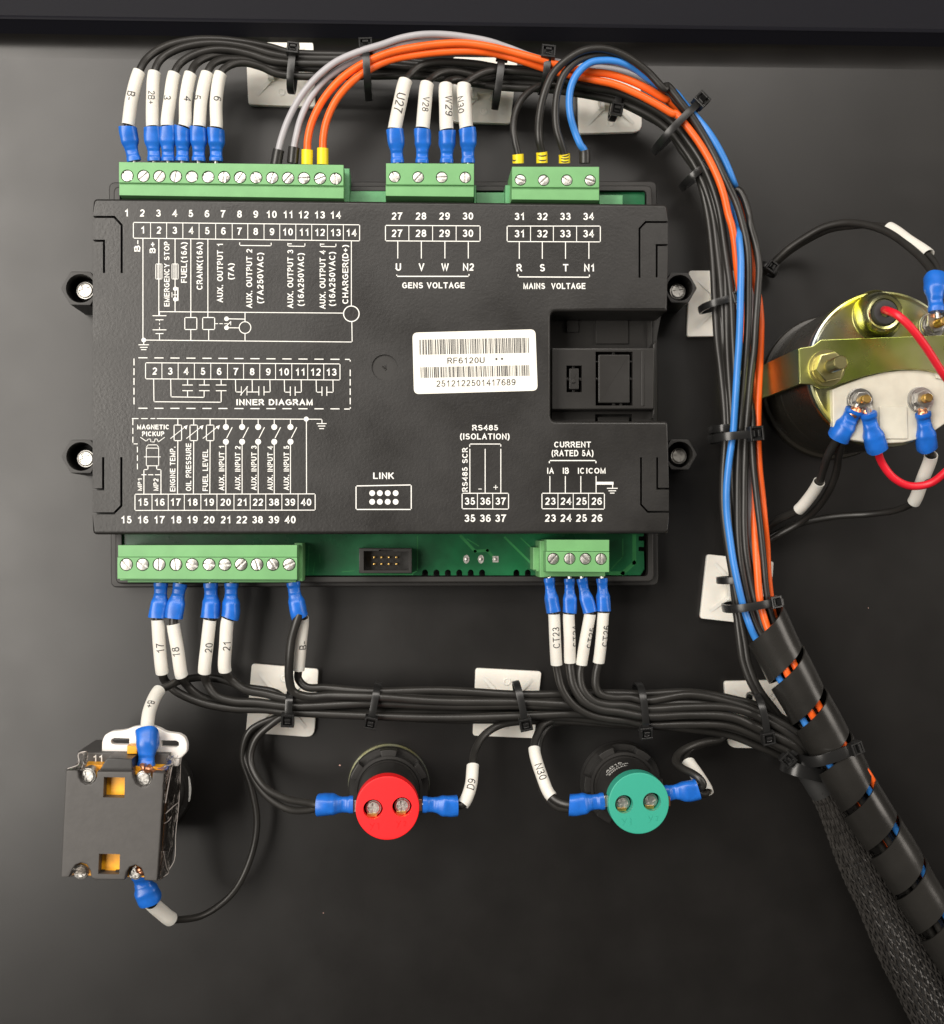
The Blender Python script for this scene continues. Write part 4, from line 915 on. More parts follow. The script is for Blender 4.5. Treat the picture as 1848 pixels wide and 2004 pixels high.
# orange
po1 = [('A', 1430, 860, 27), ('A', 1431, 768, 28), ('A', 1435, 700, 29), ('A', 1462, 590, 30), ('A', 1535, 450, 31), ('A', 1640, 330, 32), ('A', 1770, 240, 32), ('B', 400, 168, 32), ('B', 560, 135, 32), ('B', 720, 115, 32), ('B', 860, 112, 32), ('B', 1000, 130, 32), ('B', 1150, 165, 31), ('B', 1300, 205, 31), ('B', 1400, 235, 30), ('R', 900, 290, 29), ('R', 1050, 315, 28), ('R', 1250, 340, 28), ('R', 1430, 395, 28), ('R', 1600, 475, 28), ('R', 1760, 570, 27), ('C', 860, 690, 26), ('C', 960, 800, 23), ('C', 1080, 1000, 20), ('C', 1230, 1250, 18), ('C', 1360, 1500, 18), ('O', 470, 620, 19), ('O', 525, 800, 21), ('P', 640, 50, 22), ('P', 685, 250, 22), ('P', 712, 500, 22), ('P', 745, 650, 21), ('P', 765, 850, 21), ('P', 764, 1000, 21), ('P', 758, 1200, 21), ('P', 748, 1400, 21), ('P', 742, 1600, 21), ('P', 740, 1800, 21), ('Q', 740, 120, 22), ('Q', 752, 380, 22), ('Q', 775, 600, 22), ('Q', 798, 850, 22), ('Q', 818, 1080, 20), ('Q', 828, 1300, 19), ('Q', 850, 1520, 18), ('Q', 880, 1700, 17)] + [('M', 800, 920, 25), ('M', 975, 1220, 25), ('M', 1130, 1470, 25), ('M', 1290, 1660, 26), ('N', 1070, 210, 25), ('N', 1170, 420, 19), ('N', 1310, 680, 17), ('N', 1480, 950, 18), ('N', 1700, 1250, 22)]
wire('orange wire from the left yellow ferrule, upper of the two at the arch', 'orange', po1, 14.5, ferrule=('yellow', 1, 0), group='orange wires from yellow ferrules')
po2 = [('A', 1526, 860, 27), ('A', 1527, 758, 28), ('A', 1530, 690, 29), ('A', 1550, 590, 30), ('A', 1610, 460, 31), ('A', 1710, 345, 32), ('A', 1810, 275, 31), ('B', 400, 215, 30), ('B', 600, 178, 30), ('B', 780, 162, 30), ('B', 940, 162, 30), ('B', 1060, 178, 29), ('B', 1200, 215, 29), ('B', 1340, 262, 28), ('R', 760, 320, 27), ('R', 900, 352, 27), ('R', 1100, 390, 28), ('R', 1300, 435, 28), ('R', 1500, 520, 28), ('R', 1680, 615, 28), ('R', 1840, 705, 28), ('C', 930, 815, 28), ('C', 1040, 940, 28), ('C', 1170, 1120, 28), ('C', 1290, 1340, 28), ('C', 1370, 1550, 28), ('C', 1420, 1760, 27), ('P', 505, 0, 27), ('P', 532, 150, 26), ('P', 552, 350, 24), ('P', 575, 560, 21), ('P', 600, 850, 19), ('P', 650, 1100, 19), ('P', 700, 1350, 20), ('P', 722, 1550, 20), ('P', 715, 1800, 19), ('Q', 700, 150, 18), ('Q', 690, 500, 18), ('Q', 705, 830, 20), ('Q', 720, 1080, 23), ('Q', 735, 1300, 25), ('Q', 757, 1550, 25), ('Q', 800, 1730, 25)] + [('M', 745, 965, 27), ('M', 920, 1270, 27), ('M', 1060, 1480, 25), ('M', 1200, 1720, 24), ('N', 1000, 380, 20), ('N', 1200, 700, 18), ('N', 1400, 1000, 18), ('N', 1600, 1330, 18)]
wire('orange wire from the right yellow ferrule, lower of the two at the arch', 'orange', po2, 14.5, ferrule=('yellow', 1, 0), group='orange wires from yellow ferrules')
pg1 = [('A', 1238, 860, 26), ('A', 1255, 768, 27), ('A', 1275, 690, 28), ('A', 1315, 580, 29), ('A', 1390, 440, 31), ('A', 1490, 320, 33), ('A', 1610, 225, 34), ('A', 1760, 160, 34), ('B', 350, 120, 34), ('B', 470, 80, 34), ('B', 600, 58, 34), ('B', 740, 58, 33), ('B', 880, 75, 32), ('B', 1010, 100, 31), ('B', 1130, 140, 29), ('B', 1280, 195, 27), ('B', 1420, 225, 26), ('R', 900, 250, 25), ('R', 1100, 275, 24), ('R', 1300, 300, 23), ('R', 1500, 360, 23), ('R', 1700, 460, 23), ('C', 900, 660, 21), ('C', 1050, 870, 19), ('C', 1250, 1180, 17), ('C', 1400, 1500, 16), ('P', 640, 20, 17), ('P', 690, 300, 17), ('P', 694, 600, 18), ('P', 690, 800, 17), ('P', 672, 1100, 16), ('P', 650, 1500, 16), ('Q', 650, 100, 17), ('Q', 652, 350, 18), ('Q', 660, 650, 19), ('Q', 672, 900, 19), ('Q', 685, 1150, 18), ('Q', 720, 1450, 17), ('Q', 780, 1700, 17)] + WRAP_IN(20, 15)[1:]
wire('light grey wire from the left black ferrule, topmost of the arch', 'gray', pg1, 13.0, ferrule=('smoothblack', 1, 0), group='grey wires from black ferrules')
pg2 = [('A', 1340, 850, 26), ('A', 1350, 752, 27), ('A', 1362, 690, 28), ('A', 1390, 580, 29), ('A', 1450, 450, 30), ('A', 1540, 340, 30), ('A', 1650, 260, 30), ('A', 1780, 200, 30), ('B', 380, 150, 31), ('B', 500, 115, 31), ('B', 620, 98, 30), ('B', 760, 95, 29), ('B', 950, 115, 27), ('B', 1150, 165, 26), ('B', 1340, 225, 25), ('R', 900, 300, 24), ('R', 1150, 320, 23), ('R', 1400, 380, 23), ('R', 1650, 500, 22), ('C', 900, 740, 20), ('C', 1050, 950, 17), ('C', 1250, 1300, 15), ('C', 1380, 1600, 14), ('P', 600, 300, 14), ('P', 620, 700, 14), ('P', 630, 1200, 14), ('P', 630, 1700, 14), ('Q', 640, 500, 14), ('Q', 650, 1000, 14), ('Q', 720, 1500, 15)] + WRAP_IN(-25, 15)
wire('grey wire from the right black ferrule, tucked under the orange pair', 'gray', pg2, 13.0, ferrule=('smoothblack', 1, 0), group='grey wires from black ferrules')
# -- the bundle along the bottom: stations (top point, bottom point)
SB = [((570, 1363), (570, 1398)), ((725, 1351), (725, 1404)), ((860, 1349), (860, 1411)), ((1020, 1353), (1020, 1412)), ((1120, 1355), (1118, 1413)), ((1205, 1355), (1203, 1420)),
      ((1265, 1356), (1265, 1424)), ((1350, 1349), (1350, 1430)), ((1432, 1357), (1428, 1442)), ((1505, 1385), (1480, 1462)), ((1575, 1440), (1540, 1488))]
def low(us, hs, s0, seed, s1=10, end=True):
    rn = random.Random(seed); out = []
    for i in range(s0, s1+1):
        a, b = SB[i]; f = (i - s0)/max(1, 10 - s0); u = us[0] + (us[1]-us[0])*f + rn.uniform(-.06, .06); u = max(.03, min(.97, u))
        out.append(('_', a[0] + (b[0]-a[0])*u, a[1] + (b[1]-a[1])*u, hs[0] + (hs[1]-hs[0])*f + rn.uniform(-.5, .5)))
    if end: out += [('_', 1590 + us[1]*-20, 1500 + us[1]*6, 11), ('_', 1625 + us[1]*-15, 1560, 9)]
    return out
def I_(pts, hs): return [('I', x, y, h) for (x, y), h in zip(pts, hs)]
gB = 'black wires from the lower left terminals'
H6 = (25, 25, 25, 25, 24, 22)
for tx, head, arc, us, hs, s0, ph, th in (
  ('17', [(684, 48), (678, 150), (662, 262), (664, 275), (674, 430), (692, 602)], [(708, 650), (775, 715), (930, 785), (1130, 822), (1330, 828)], (.93, .5), (16, 18), 0, -.3, 2.9),
  ('18', [(803, 52), (784, 150), (762, 265), (760, 302), (786, 460), (812, 622)], [(845, 680), (930, 750), (1060, 785), (1230, 800)], (.75, .85), (13, 12), 0, .15, 2.9),
  ('20', [(990, 50), (992, 150), (986, 262), (985, 275), (968, 430), (952, 600)], [(965, 660), (1020, 740), (1120, 775), (1280, 785)], (.5, .3), (18, 19), 0, -.5, 2.9),
  ('21', [(1118, 50), (1115, 150), (1108, 265), (1098, 270), (1082, 430), (1079, 590)], [(1115, 640), (1200, 705), (1320, 730)], (.16, .7), (18, 15), 0, -.35, 2.9)):
    pts = I_(head, H6) + [('I', x, y, 20 + (hs[0]-20)*(j+1)/len(arc)) for j, (x, y) in enumerate(arc)] + low(us, hs, s0, 50 + int(tx))
    wire({'17': 'black wire in the tube marked 17, first below the lower left block', '18': 'black wire in the lower tube marked 18, hanging lower than its neighbour', '20': 'black wire below the lower block in the tube marked 20', '21': 'black wire in the tube marked 21, between tube 20 and the lower B- tube'}[tx], 'wire', pts, 15, (2, 3, 5), gB, tx, phi=ph, txt_h=th, cr=17.0, sr=12.6)
pts = I_([(1498, 45), (1510, 130), (1537, 250), (1556, 262), (1545, 420), (1531, 585)], (25, 25, 24, 22, 20, 18)) + [('I', 1530, 640, 17), ('I', 1580, 690, 17), ('I', 1700, 695, 17)] + low((.06, .1), (18, 14), 1, 71)
wire('black wire in the lower B- tube, partly hidden by its bare twin', 'wire', pts, 14, (2, 3, 5), gB, 'B-', phi=-.55, txt_h=2.9, cr=16.5, sr=12.0)
pts = [('I', 1537, 240, 26), ('I', 1515, 300, 26), ('I', 1488, 400, 25), ('I', 1476, 520, 24), ('I', 1474, 640, 22), ('I', 1500, 720, 20), ('I', 1590, 750, 19), ('I', 1720, 742, 19)] + low((.28, .6), (20, 16), 1, 72)
wire('bare black wire dropping in front of the lower B- tube into the bundle', 'wire', pts, 15.5, None, gB)
# lower right CT wires
gC = 'black wires with tubes CT23 to CT26'
for tx, head, arc, us, hs, ph in (
  ('CT23', [(565, 88), (574, 180), (590, 282), (592, 292), (598, 430), (607, 580)], [(614, 620), (640, 720), (700, 805), (790, 862), (900, 888), (1010, 900)], (.86, .7), (20, 18), -.1),
  ('CT24', [(680, 92), (681, 180), (680, 286), (677, 292), (681, 430), (683, 568)], [(688, 620), (705, 700), (760, 785), (850, 832), (960, 848)], (.62, .5), (22, 20), -1.05),
  ('CT25', [(750, 90), (768, 180), (797, 282), (797, 292), (772, 430), (748, 580)], [(740, 640), (756, 720), (815, 785), (900, 808), (1000, 812)], (.42, .3), (22, 20), -.85),
  ('CT26', [(864, 90), (870, 180), (874, 276), (873, 284), (862, 430), (846, 568)], [(832, 630), (830, 700), (850, 745), (930, 768), (1020, 768)], (.2, .15), (20, 19), -.65)):
    pts = [('L', x, y, h) for (x, y), h in zip(head, H6)] + [('L', x, y, 22 + (hs[0]-22)*(j+1)/len(arc)) for j, (x, y) in enumerate(arc)] + low(us, hs, 6, 80 + int(tx[2:]))
    wire({'CT23': 'black wire in the tube CT23, fully readable, left of its group', 'CT24': 'black wire in the tube CT24 whose print is turned out of sight', 'CT25': 'black wire in the slanting white tube CT25 crossing its neighbour', 'CT26': 'black wire in the tube CT26, rightmost below the small block'}[tx], 'wire', pts, 16 if tx == 'CT24' else 14.5, (2, 3, 5), gC, tx, phi=ph, txt_h=2.7, cr=13.6, sr=11.6, tmid=.44)
# from the emergency switch
pts = [('I', 592, 1185, 50), ('I', 597, 1080, 50), ('I', 598, 968, 47), ('I', 598, 958, 46), ('I', 612, 840, 40), ('I', 672, 712, 31), ('I', 720, 688, 27), ('I', 800, 652, 20), ('I', 920, 632, 15), ('I', 1060, 645, 14), ('I', 1200, 690, 13), ('I', 1380, 720, 12)] + low((.3, .9), (12, 11), 0, 91)
wire('black wire in the white tube marked B+ rising from the top of the emergency switch', 'wire', pts, 14, (2, 3, 5), 'wires on the emergency switch', 'B+', phi=.05, txt_h=2.5, cr=21, sr=13.0)
pts = [('J', 765, 1470, 46), ('J', 790, 1560, 45), ('J', 845, 1685, 43), ('J', 858, 1715, 42), ('J', 935, 1785, 38), ('J', 1020, 1850, 34), ('_', 350, 1800, 30), ('_', 400, 1790, 22), ('_', 455, 1748, 16), ('_', 490, 1680, 14), ('_', 503, 1610, 14), ('_', 492, 1540, 14), ('_', 474, 1480, 14), ('_', 488, 1432, 14), ('_', 530, 1408, 13)] + low((.97, .97), (12, 11), 0, 92)
wire('black wire from the bottom of the emergency switch in a blank tube', 'wire', pts, 12.5, (2, 3, 5), 'wires on the emergency switch', None, cr=22, sr=14.5, n=8)
# lamps
gl = 'wires on the round pilot lamps'
pts = [('K', 232, 400, 35), ('K', 160, 401, 35), ('K', 80, 402, 35), ('K', 30, 392, 32), ('_', 560, 1563, 26), ('_', 515, 1538, 20), ('_', 490, 1490, 16), ('_', 500, 1448, 15), ('_', 528, 1420, 15)] + low((.9, .95), (14, 13), 0, 93)
wire('black wire with blue crimp on the left side of the red pilot lamp', 'wire', pts, 13, (2, 0, 0), gl, cr=20.5)
pts = [('K', 84, 412, 34), ('K', 30, 425, 31), ('_', 565, 1584, 26), ('_', 520, 1556, 20), ('_', 490, 1510, 15), ('_', 478, 1465, 13), ('_', 495, 1430, 12), ('_', 540, 1405, 11)] + low((.75, .9), (11, 11), 0, 94)
wire('second black wire sharing the left crimp of the red lamp, in the outer curve', 'wire', pts, 13, None, gl)
pts = [('K', 534, 400, 35), ('K', 600, 402, 35), ('K', 683, 405, 34), ('K', 708, 400, 34), ('K', 742, 325, 31), ('K', 752, 230, 27), ('K', 760, 170, 22), ('K', 800, 100, 17), ('K', 870, 55, 14), ('K', 950, 40, 13)] + low((.95, .75), (12, 12), 4, 95)
wire('black wire in the white tube marked D9 on the right side of the red lamp', 'wire', pts, 14, (2, 3, 5), gl, 'D9', phi=.1, txt_h=2.9, cr=19.5, sr=12.3, toward=False)
pts = [('K', 1322, 385, 34), ('K', 1260, 392, 34), ('K', 1172, 402, 34), ('K', 1096, 368, 31), ('K', 1050, 270, 27), ('K', 1019, 155, 22), ('K', 1035, 90, 17), ('K', 1060, 50, 14), ('K', 1120, 30, 12)] + low((.8, .6), (11, 12), 5, 96)
wire('black wire in the curved tube N30 left of the green lamp', 'wire', pts, 14, (2, 3, 5), gl, 'N30', phi=.05, txt_h=3.0, cr=20.0, sr=11.8)
pts = [('K', 1176, 420, 33), ('K', 1120, 412, 29), ('K', 1065, 360, 24), ('K', 1040, 280, 18), ('K', 1035, 180, 13), ('K', 1052, 100, 12), ('K', 1100, 50, 10)] + low((.95, .4), (10, 11), 5, 97)
wire('second black wire sharing the left crimp of the green lamp, behind the N30 tube', 'wire', pts, 13, None, gl)
pts = [('U', 1165, 640, 34), ('U', 1330, 615, 34), ('U', 1535, 585, 33), ('U', 1600, 540, 34), ('U', 1560, 470, 34), ('U', 1480, 410, 32), ('U', 1360, 350, 28), ('U', 1290, 280, 23), ('U', 1320, 190, 18), ('U', 1450, 105, 14), ('U', 1650, 45, 12), ('U', 1800, 20, 11)] + low((.93, .95), (11, 10), 8, 98)
wire('black wire crimped right of the green lamp, curling over a white tube', 'wire', pts, 14, (2, 0, 0), gl, cr=20)
pts = [('U', 1520, 610, 31), ('U', 1580, 645, 30), ('U', 1640, 625, 28), ('U', 1545, 450, 24), ('U', 1430, 285, 19), ('U', 1400, 215, 15), ('U', 1440, 150, 12), ('U', 1600, 80, 10), ('U', 1780, 40, 9)] + low((.97, .9), (9, 9), 8, 99)
wire('black wire hooking into a blank white tube right of the green lamp', 'wire', pts, 13, (0, 2, 4), gl, cr=20, sr=14.0)

# -- gauge leads
gg = 'black leads of the round gauge'
pts = [('H', 1306, 612, 66), ('H', 1296, 500, 65), ('H', 1292, 398, 62), ('H', 1240, 310, 56), ('H', 1130, 205, 48), ('H', 1000, 118, 40), ('H', 870, 75, 33), ('H', 740, 62, 26), ('H', 610, 90, 20), ('H', 500, 150, 15), ('H', 390, 225, 10), ('H', 290, 318, 6), ('H', 200, 385, 5), ('H', 120, 430, 5)]
wire('black lead with a blue crimp above the gauge at the right edge', 'wire', pts, 15, (2, 0, 0), gg, cr=20)
pts = [('H', 1318, 398, 60), ('H', 1305, 330, 57), ('H', 1255, 262, 53), ('H', 1135, 180, 46), ('H', 1010, 95, 38), ('H', 930, 78, 34), ('H', 800, 82, 26), ('H', 640, 108, 17), ('H', 510, 170, 11), ('H', 400, 240, 7), ('H', 280, 340, 3.5), ('H', 160, 420, 3)]
wire('black lead in a blank white tube at the top right corner above the gauge', 'wire', pts, 12.5, (0, 2, 4), gg, sr=13.5)
pts = [('H', 1222, 1235, 60), ('H', 1235, 1340, 58), ('H', 1248, 1452, 55), ('H', 1272, 1495, 52), ('H', 1222, 1640, 44), ('H', 1165, 1785, 36), ('H', 1130, 1808, 32), ('H', 1040, 1840, 25), ('H', 880, 1860, 17), ('H', 700, 1872, 12), ('H', 560, 1895, 9), ('H', 430, 1930, 7), ('H', 320, 1975, 6), ('H', 220, 2040, 5), ('H', 100, 2120, 5)]
wire('black lead in the white tube marked 19 hanging from the lower right of the gauge', 'wire', pts, 13, (2, 3, 5), gg, '19', phi=-.5, txt_h=3.2, cr=19.5, sr=13.5, tmid=.5)
pts = [('H', 800, 1215, 60), ('H', 760, 1290, 58), ('H', 700, 1385, 55), ('H', 640, 1490, 48), ('H', 605, 1590, 40), ('H', 582, 1660, 35), ('H', 530, 1745, 28), ('H', 455, 1832, 21), ('H', 400, 1862, 16), ('H', 320, 1900, 11), ('H', 250, 1955, 8), ('H', 150, 2020, 6)]
wire('black lead in a short curved blank white tube below the left side of the gauge', 'wire', pts, 15, (2, 5, 7), gg, cr=22, sr=12.5)
pts = [('H', 730, 1395, 53), ('H', 705, 1490, 46), ('H', 690, 1590, 38), ('H', 650, 1700, 30), ('H', 570, 1820, 20), ('H', 460, 1915, 12), ('H', 340, 1985, 8), ('H', 240, 2050, 6), ('H', 120, 2130, 5)]
wire('bare black lead beside the short curved tube under the gauge', 'wire', pts, 14, None, gg)
pts = [('H', 885, 1235, 61), ('H', 905, 1340, 59), ('H', 940, 1462, 56), ('H', 970, 1545, 53), ('H', 1040, 1635, 52), ('H', 1140, 1685, 52), ('H', 1260, 1672, 54), ('H', 1360, 1600, 58), ('H', 1460, 1480, 62), ('H', 1500, 1300, 66), ('H', 1440, 1130, 69), ('H', 1340, 985, 72), ('H', 1230, 815, 74), ('H', 1130, 690, 75), ('H', 1060, 630, 74), ('H', 1010, 607, 70), ('H', 985, 600, 63)]
wire('bright red lead looping from a blue crimp to the rubber grommet of the gauge', 'red', pts, 15.5, (2, 0, 0), None, cr=20.5)

# ------------------------------------------------------------------ cable ties
def tie(label, tg, pa, pb, hc, dep, head=.85, hs=4.4, w=2.6, tail=1.2, group='black cable ties', side=False):
    A, B_ = (Vector((*wc(tg, *q, hc + dep*.9)[:2], hc)) for q in (pa, pb)); C_ = (A+B_)/2; ax = (B_-A).normalized(); L = (B_-A).length/2; al = EH.cross(ax).normalized()
    t = thing('cable_tie', label, 'cable tie', C_, group)
    n = 40; vs, fs = [], []; th = .75
    def at(q, ex=0):
        x, y = math.cos(q), math.sin(q); e = 2/2.6
        return C_ + ax*math.copysign(abs(x)**e, x)*(L+ex) + EH*math.copysign(abs(y)**e, y)*(dep+ex)
    for i in range(n):
        q = 2*math.pi*i/n
        for ex, ww in ((0, -w/2), (th, -w/2), (th+.12, -w*.2), (th+.12, w*.2), (th, w/2), (0, w/2)): vs.append(at(q, ex) + al*ww)
    for i in range(n):
        j = (i+1) % n
        for r in range(6): fs.append((i*6+r, i*6+(r+1) % 6, j*6+(r+1) % 6, j*6+r))
    mb = MB(); mb.add(vs, fs); mb.build('strap', 'tie', t, sharp=40)
    if head is None: return t
    q = math.acos(max(-1, min(1, 2*head - 1))) if not side else side
    p = at(q, th); p2 = at(q + .05, th); tg_ = (p2 - p).normalized(); nr = al.cross(tg_).normalized()
    if nr.dot(p - C_) < 0: nr = -nr
    nr = (nr*.35 + EH).normalized() if side is False else nr; tg_ = nr.cross(al).normalized()
    hc_ = p + nr*(hs*.22)
    mb = MB(); wl = .75
    for sx, sy3, cx, cy3 in ((hs, wl, 0, hs/2-wl/2), (hs, wl, 0, -hs/2+wl/2), (wl, hs-2*wl, hs/2-wl/2, 0), (wl, hs-2*wl, -hs/2+wl/2, 0)):
        mb.obox(hc_ + al*cx + tg_*cy3, al, tg_, nr, sx, sy3, hs*.75, .12)
    mb.obox(hc_ - nr*(hs*.12), al, tg_, nr, hs-wl, hs-wl, hs*.4)
    mb.build('head', 'tie', t, sharp=30)
    mb = MB(); mb.obox(hc_ + tg_*(hs*.12) + nr*(hs*.2), al, (tg_ + nr*.8).normalized(), (nr - tg_*.8).normalized(), w*.75, 1.6, .8, .08)
    if tail: mb.obox(hc_ - tg_*(hs*.10) + nr*(hs*.3 + tail*.3), al, nr, tg_, w*.8, tail, .9, .1)
    mb.build('tail', 'tie', t); return t
tie('cable tie round the six left wires, on the first white mount at the top', 'A', (1322, 368), (1345, 140), 17, 6, .86, tail=.9)
tie('cable tie gathering grey, orange and black wires left of the U27 tube', 'B', (262, 368), (250, 118), 23, 11, .88, hs=5.0)
tie('cable tie binding the black bundle above the N30 tube', 'B', (1060, 452), (1095, 172), 20, 8, .9, hs=4.4)
tie('cable tie holding the orange wires just left of the two high black arches', 'B', (1358, 345), (1374, 172), 22, 9, .85, hs=5.2)
tie('cable tie head at the lower edge of the bundle over a pale mount', 'R', (1305, 680), (1345, 440), 15, 7, .16, hs=4.6)
tie('large cable tie across the bend with a long upright head on the outer side', 'C', (800, 1060), (1180, 680), 20, 11, .93, hs=5.0, tail=3.0)
tie('cable tie below the bend round the inner black wires only', 'C', (1045, 1430), (1250, 1265), 14, 8, .75, hs=4.2)
tie('cable tie on the vertical bundle beside the upper right mounting boss', 'P', (283, 712), (560, 640), 15, 8, .86, hs=4.2)
tie('upper band of the pair of cable ties level with the gauge lower edge', 'P', (368, 1812), (560, 1800), 15, 7, None)
tie('lower band of the pair of cable ties, wide head on the orange side', 'P', (385, 1890), (775, 1855), 20, 10.5, .74, hs=5.4, w=3.0)
tie('cable tie tail band lying behind the blue wire on the tall right mount', 'Q', (435, 1390), (880, 1372), 13, 7, None)
tie('grey looking cable tie with a shiny highlight just above the spiral wrap', 'Q', (508, 1645), (905, 1578), 20, 9.5, .93, hs=4.4, tail=4, w=3.0)
tie('cable tie below the bare wire at the left mount of the bottom bundle', 'S', (425, 488), (435, 290), 15, 7, .22, hs=4.8)
tie('cable tie on the bottom bundle above the red lamp, away from any mount', 'S', (978, 495), (1025, 245), 15, 7, .13, hs=4.7)
tie('cable tie on the bottom bundle at the middle mount', 'L', (432, 930), (385, 698), 15, 7, .14, hs=4.7)
tie('cable tie on the bottom bundle right of the four CT wires', 'L', (1118, 968), (1092, 708), 16, 8, .07, hs=4.6)
tie('cable tie over the last white mount where the bottom bundle bends down', 'M', (640, 1490), (585, 1180), 15, 9, .18, hs=4.8)
tie('tilted cable tie head where the bottom bundle enters the braided sleeve', 'M', (770, 1610), (930, 1430), 12, 8, .12, hs=5.0)
tie('small cable tie on the gauge leads at the right of the harness', 'H', (240, 315), (318, 372), 6, 2.6, .5, hs=4.2, w=2.2, tail=.8)

# ------------------------------------------------------------------ adhesive mounts
def mount(label, tg, quad, cut=()):
    q3 = [wc(tg, x, y, 2.5) for x, y in quad]; ctr = sum(q3, Vector())/4
    t = thing('adhesive_mount', label, 'cable mount', (ctr.x, ctr.y, 0), 'white adhesive cable mounts')
    P = [tuple(q[:2]) for q in q3]
    rr = [1.2]*4
    for i in cut: rr[i] = 3.4
    mb = MB(); mb.slab(rounded(P, rr, 4), .9, 2.6, .3, 2); mb.build('base_plate', 'nylon', t)
    mb = MB(); mb.slab(rounded([(ctr.x + (x-ctr.x)*.985, ctr.y + (y-ctr.y)*.985) for x, y in P], rr, 3), 0, .92); mb.build('foam_pad', 'white', t)
    ux = (q3[1]-q3[0]).normalized(); uy = (q3[0]-q3[3]).normalized()
    mb = MB()
    for sx in (1, -1):
        for sy3 in (1, -1):
            cn = q3[(0 if sy3 > 0 else 3) if sx < 0 else (1 if sy3 > 0 else 2)]
            a = ctr.lerp(cn, .78); a.z = 2.5; b = ctr.lerp(cn, .25); b.z = 3.9
            d = (b-a).normalized(); s_ = d.cross(EH).normalized()*.7
            mb.add([a-s_, a+s_, b+s_, b-s_, a+Vector((0, 0, -.1)), b+s_+Vector((0, 0, -4)), b-s_+Vector((0, 0, -4))], [(0, 1, 2, 3), (1, 4, 5, 2), (4, 0, 3, 6)])
    mb.build('rib', 'nylon', t)
    mb = MB(); f = EH
    for s_ in (1, -1): mb.obox(ctr + ux*s_*3.6 + EH*1.4, ux, uy, EH, 2.2, 9, 5.6, .5)
    mb.obox(ctr + EH*3.4, ux, uy, EH, 9.4, 5.5, 1.8, .5)
    mb.build('bridge', 'nylon', t)
    mb = MB()
    for s_ in (1, -1): mb.lathe((ctr + ux*s_*0 + uy*s_*8.5)[:2], [(1.6, 2.55), (1.5, 2.85), (1.1, 2.95), (.8, 2.7)], 16)
    mb.build('moulding_ring', 'nylon', t)
mount('white mount at the top left under the six black wires', 'A', [(1048, 60), (1467, 75), (1482, 503), (1068, 488)], (1,))
mount('white mount mostly hidden behind the N30 tube and black bundle', 'B', [(790, 192), (1192, 205), (1192, 436), (790, 430)] if False else [(788, 195), (1190, 200), (1142, 606), (790, 596)], ())
mount('white mount under the bend, with its lower right corner cut off', 'R', [(935, 262), (1530, 350), (1545, 868), (962, 886)], (2,))
mount('white mount behind the vertical bundle beside the upper right boss', 'P', [(128, 405), (700, 405), (705, 985), (112, 992)])
mount('tall tilted white mount left of the harness above the spiral wrap', 'Q', [(288, 1150), (882, 1215), (838, 1790), (226, 1722)])
mount('white mount under the left of the bottom bundle', 'S', [(180, 92), (628, 128), (600, 588), (140, 555)], (2,))
mount('white mount in the middle of the bottom bundle', 'L', [(146, 600), (521, 620), (480, 1000), (130, 985)])
mount('white mount at the right end of the bottom bundle beside the spiral wrap', 'M', [(340, 1072), (770, 1062), (800, 1535), (368, 1530)], (3,))
# ------------------------------------------------------------------ spiral wrap and braided sleeve
wp = [wc(*q) for q in [('M', 590, 620, 21), ('M', 680, 800, 21), ('M', 790, 1010, 21), ('M', 930, 1265, 21), ('M', 1075, 1520, 21), ('M', 1215, 1780, 21), ('N', 1040, 440, 21), ('N', 1215, 710, 21), ('N', 1400, 1020, 21), ('N', 1620, 1380, 21), ('N', 1850, 1750, 21), ('N', 2100, 2150, 21)]]
sp = spline(wp, 10); S = arcs(sp)
t = thing('spiral_wrap', 'wide black spiral wrap winding round the coloured harness at the lower right', 'spiral wrap', wp[0])
PITCH = 18.6; mb = MB(); vs, fs = [], []; per = 44; turns = (S[-1])/PITCH
th0 = -math.pi*.55; NW = 8
def wrap_r(s, v): return 8.9 - .35*min(1, max(0, (s-90)/60)) + .35*(1-v) + .12*math.sin(s*.31)
cols = int(turns*per); rows_ = []
for i in range(cols):
    th_ = th0 + 2*math.pi*i/per; s0 = PITCH*(2*math.pi*i/per)/(2*math.pi) - 6.5
    row = []
    for lay in (0, 1):
        for j in range(NW+1):
            v = j/NW; s_ = s0 + v*PITCH*(.85 + .035*math.sin(i*.083) + .02*math.sin(i*.21))
            sc_ = max(.01, min(S[-1]-.5, s_)); p = at_len(sp, S, sc_); q = at_len(sp, S, min(S[-1], sc_+1)) ; tt = (q-p).normalized()
            if s_ < .01: p = p + tt*(s_-.01)
            ac = tt.cross(EH).normalized()*-1; ac = Vector((ac.x, ac.y, 0)).normalized()
            if ac.x < 0: ac = -ac
            nn = EH
            r = wrap_r(s_, v) - lay*.7
            row.append(p + ac*(math.cos(th_)*r) + nn*(math.sin(th_)*r))
    rows_.append(row)
m_ = 2*(NW+1)
for r in rows_: vs += r
for i in range(cols-1):
    a, b = i*m_, (i+1)*m_
    for j in range(NW): fs.append((a+j, b+j, b+j+1, a+j+1)); fs.append((a+NW+1+j, a+NW+2+j, b+NW+2+j, b+NW+1+j))
    fs.append((a, a+NW+1, b+NW+1, b)); fs.append((a+NW, b+NW, b+m_-1, a+m_-1))
mb.add(vs, fs); mb.build('wrap_band', 'wrap', t, sharp=40)
tie('broad cable tie clamping the spiral wrap to the braided sleeve', 'M', (935, 1640), (1275, 1515), 20, 10.2, .82, hs=4.6, w=4.2, tail=1.5)
tie('second cable tie under the broad one, at the mouth of the braided sleeve', 'N', (470, 130), (760, 200), 11, 6.5, None, w=5.0)
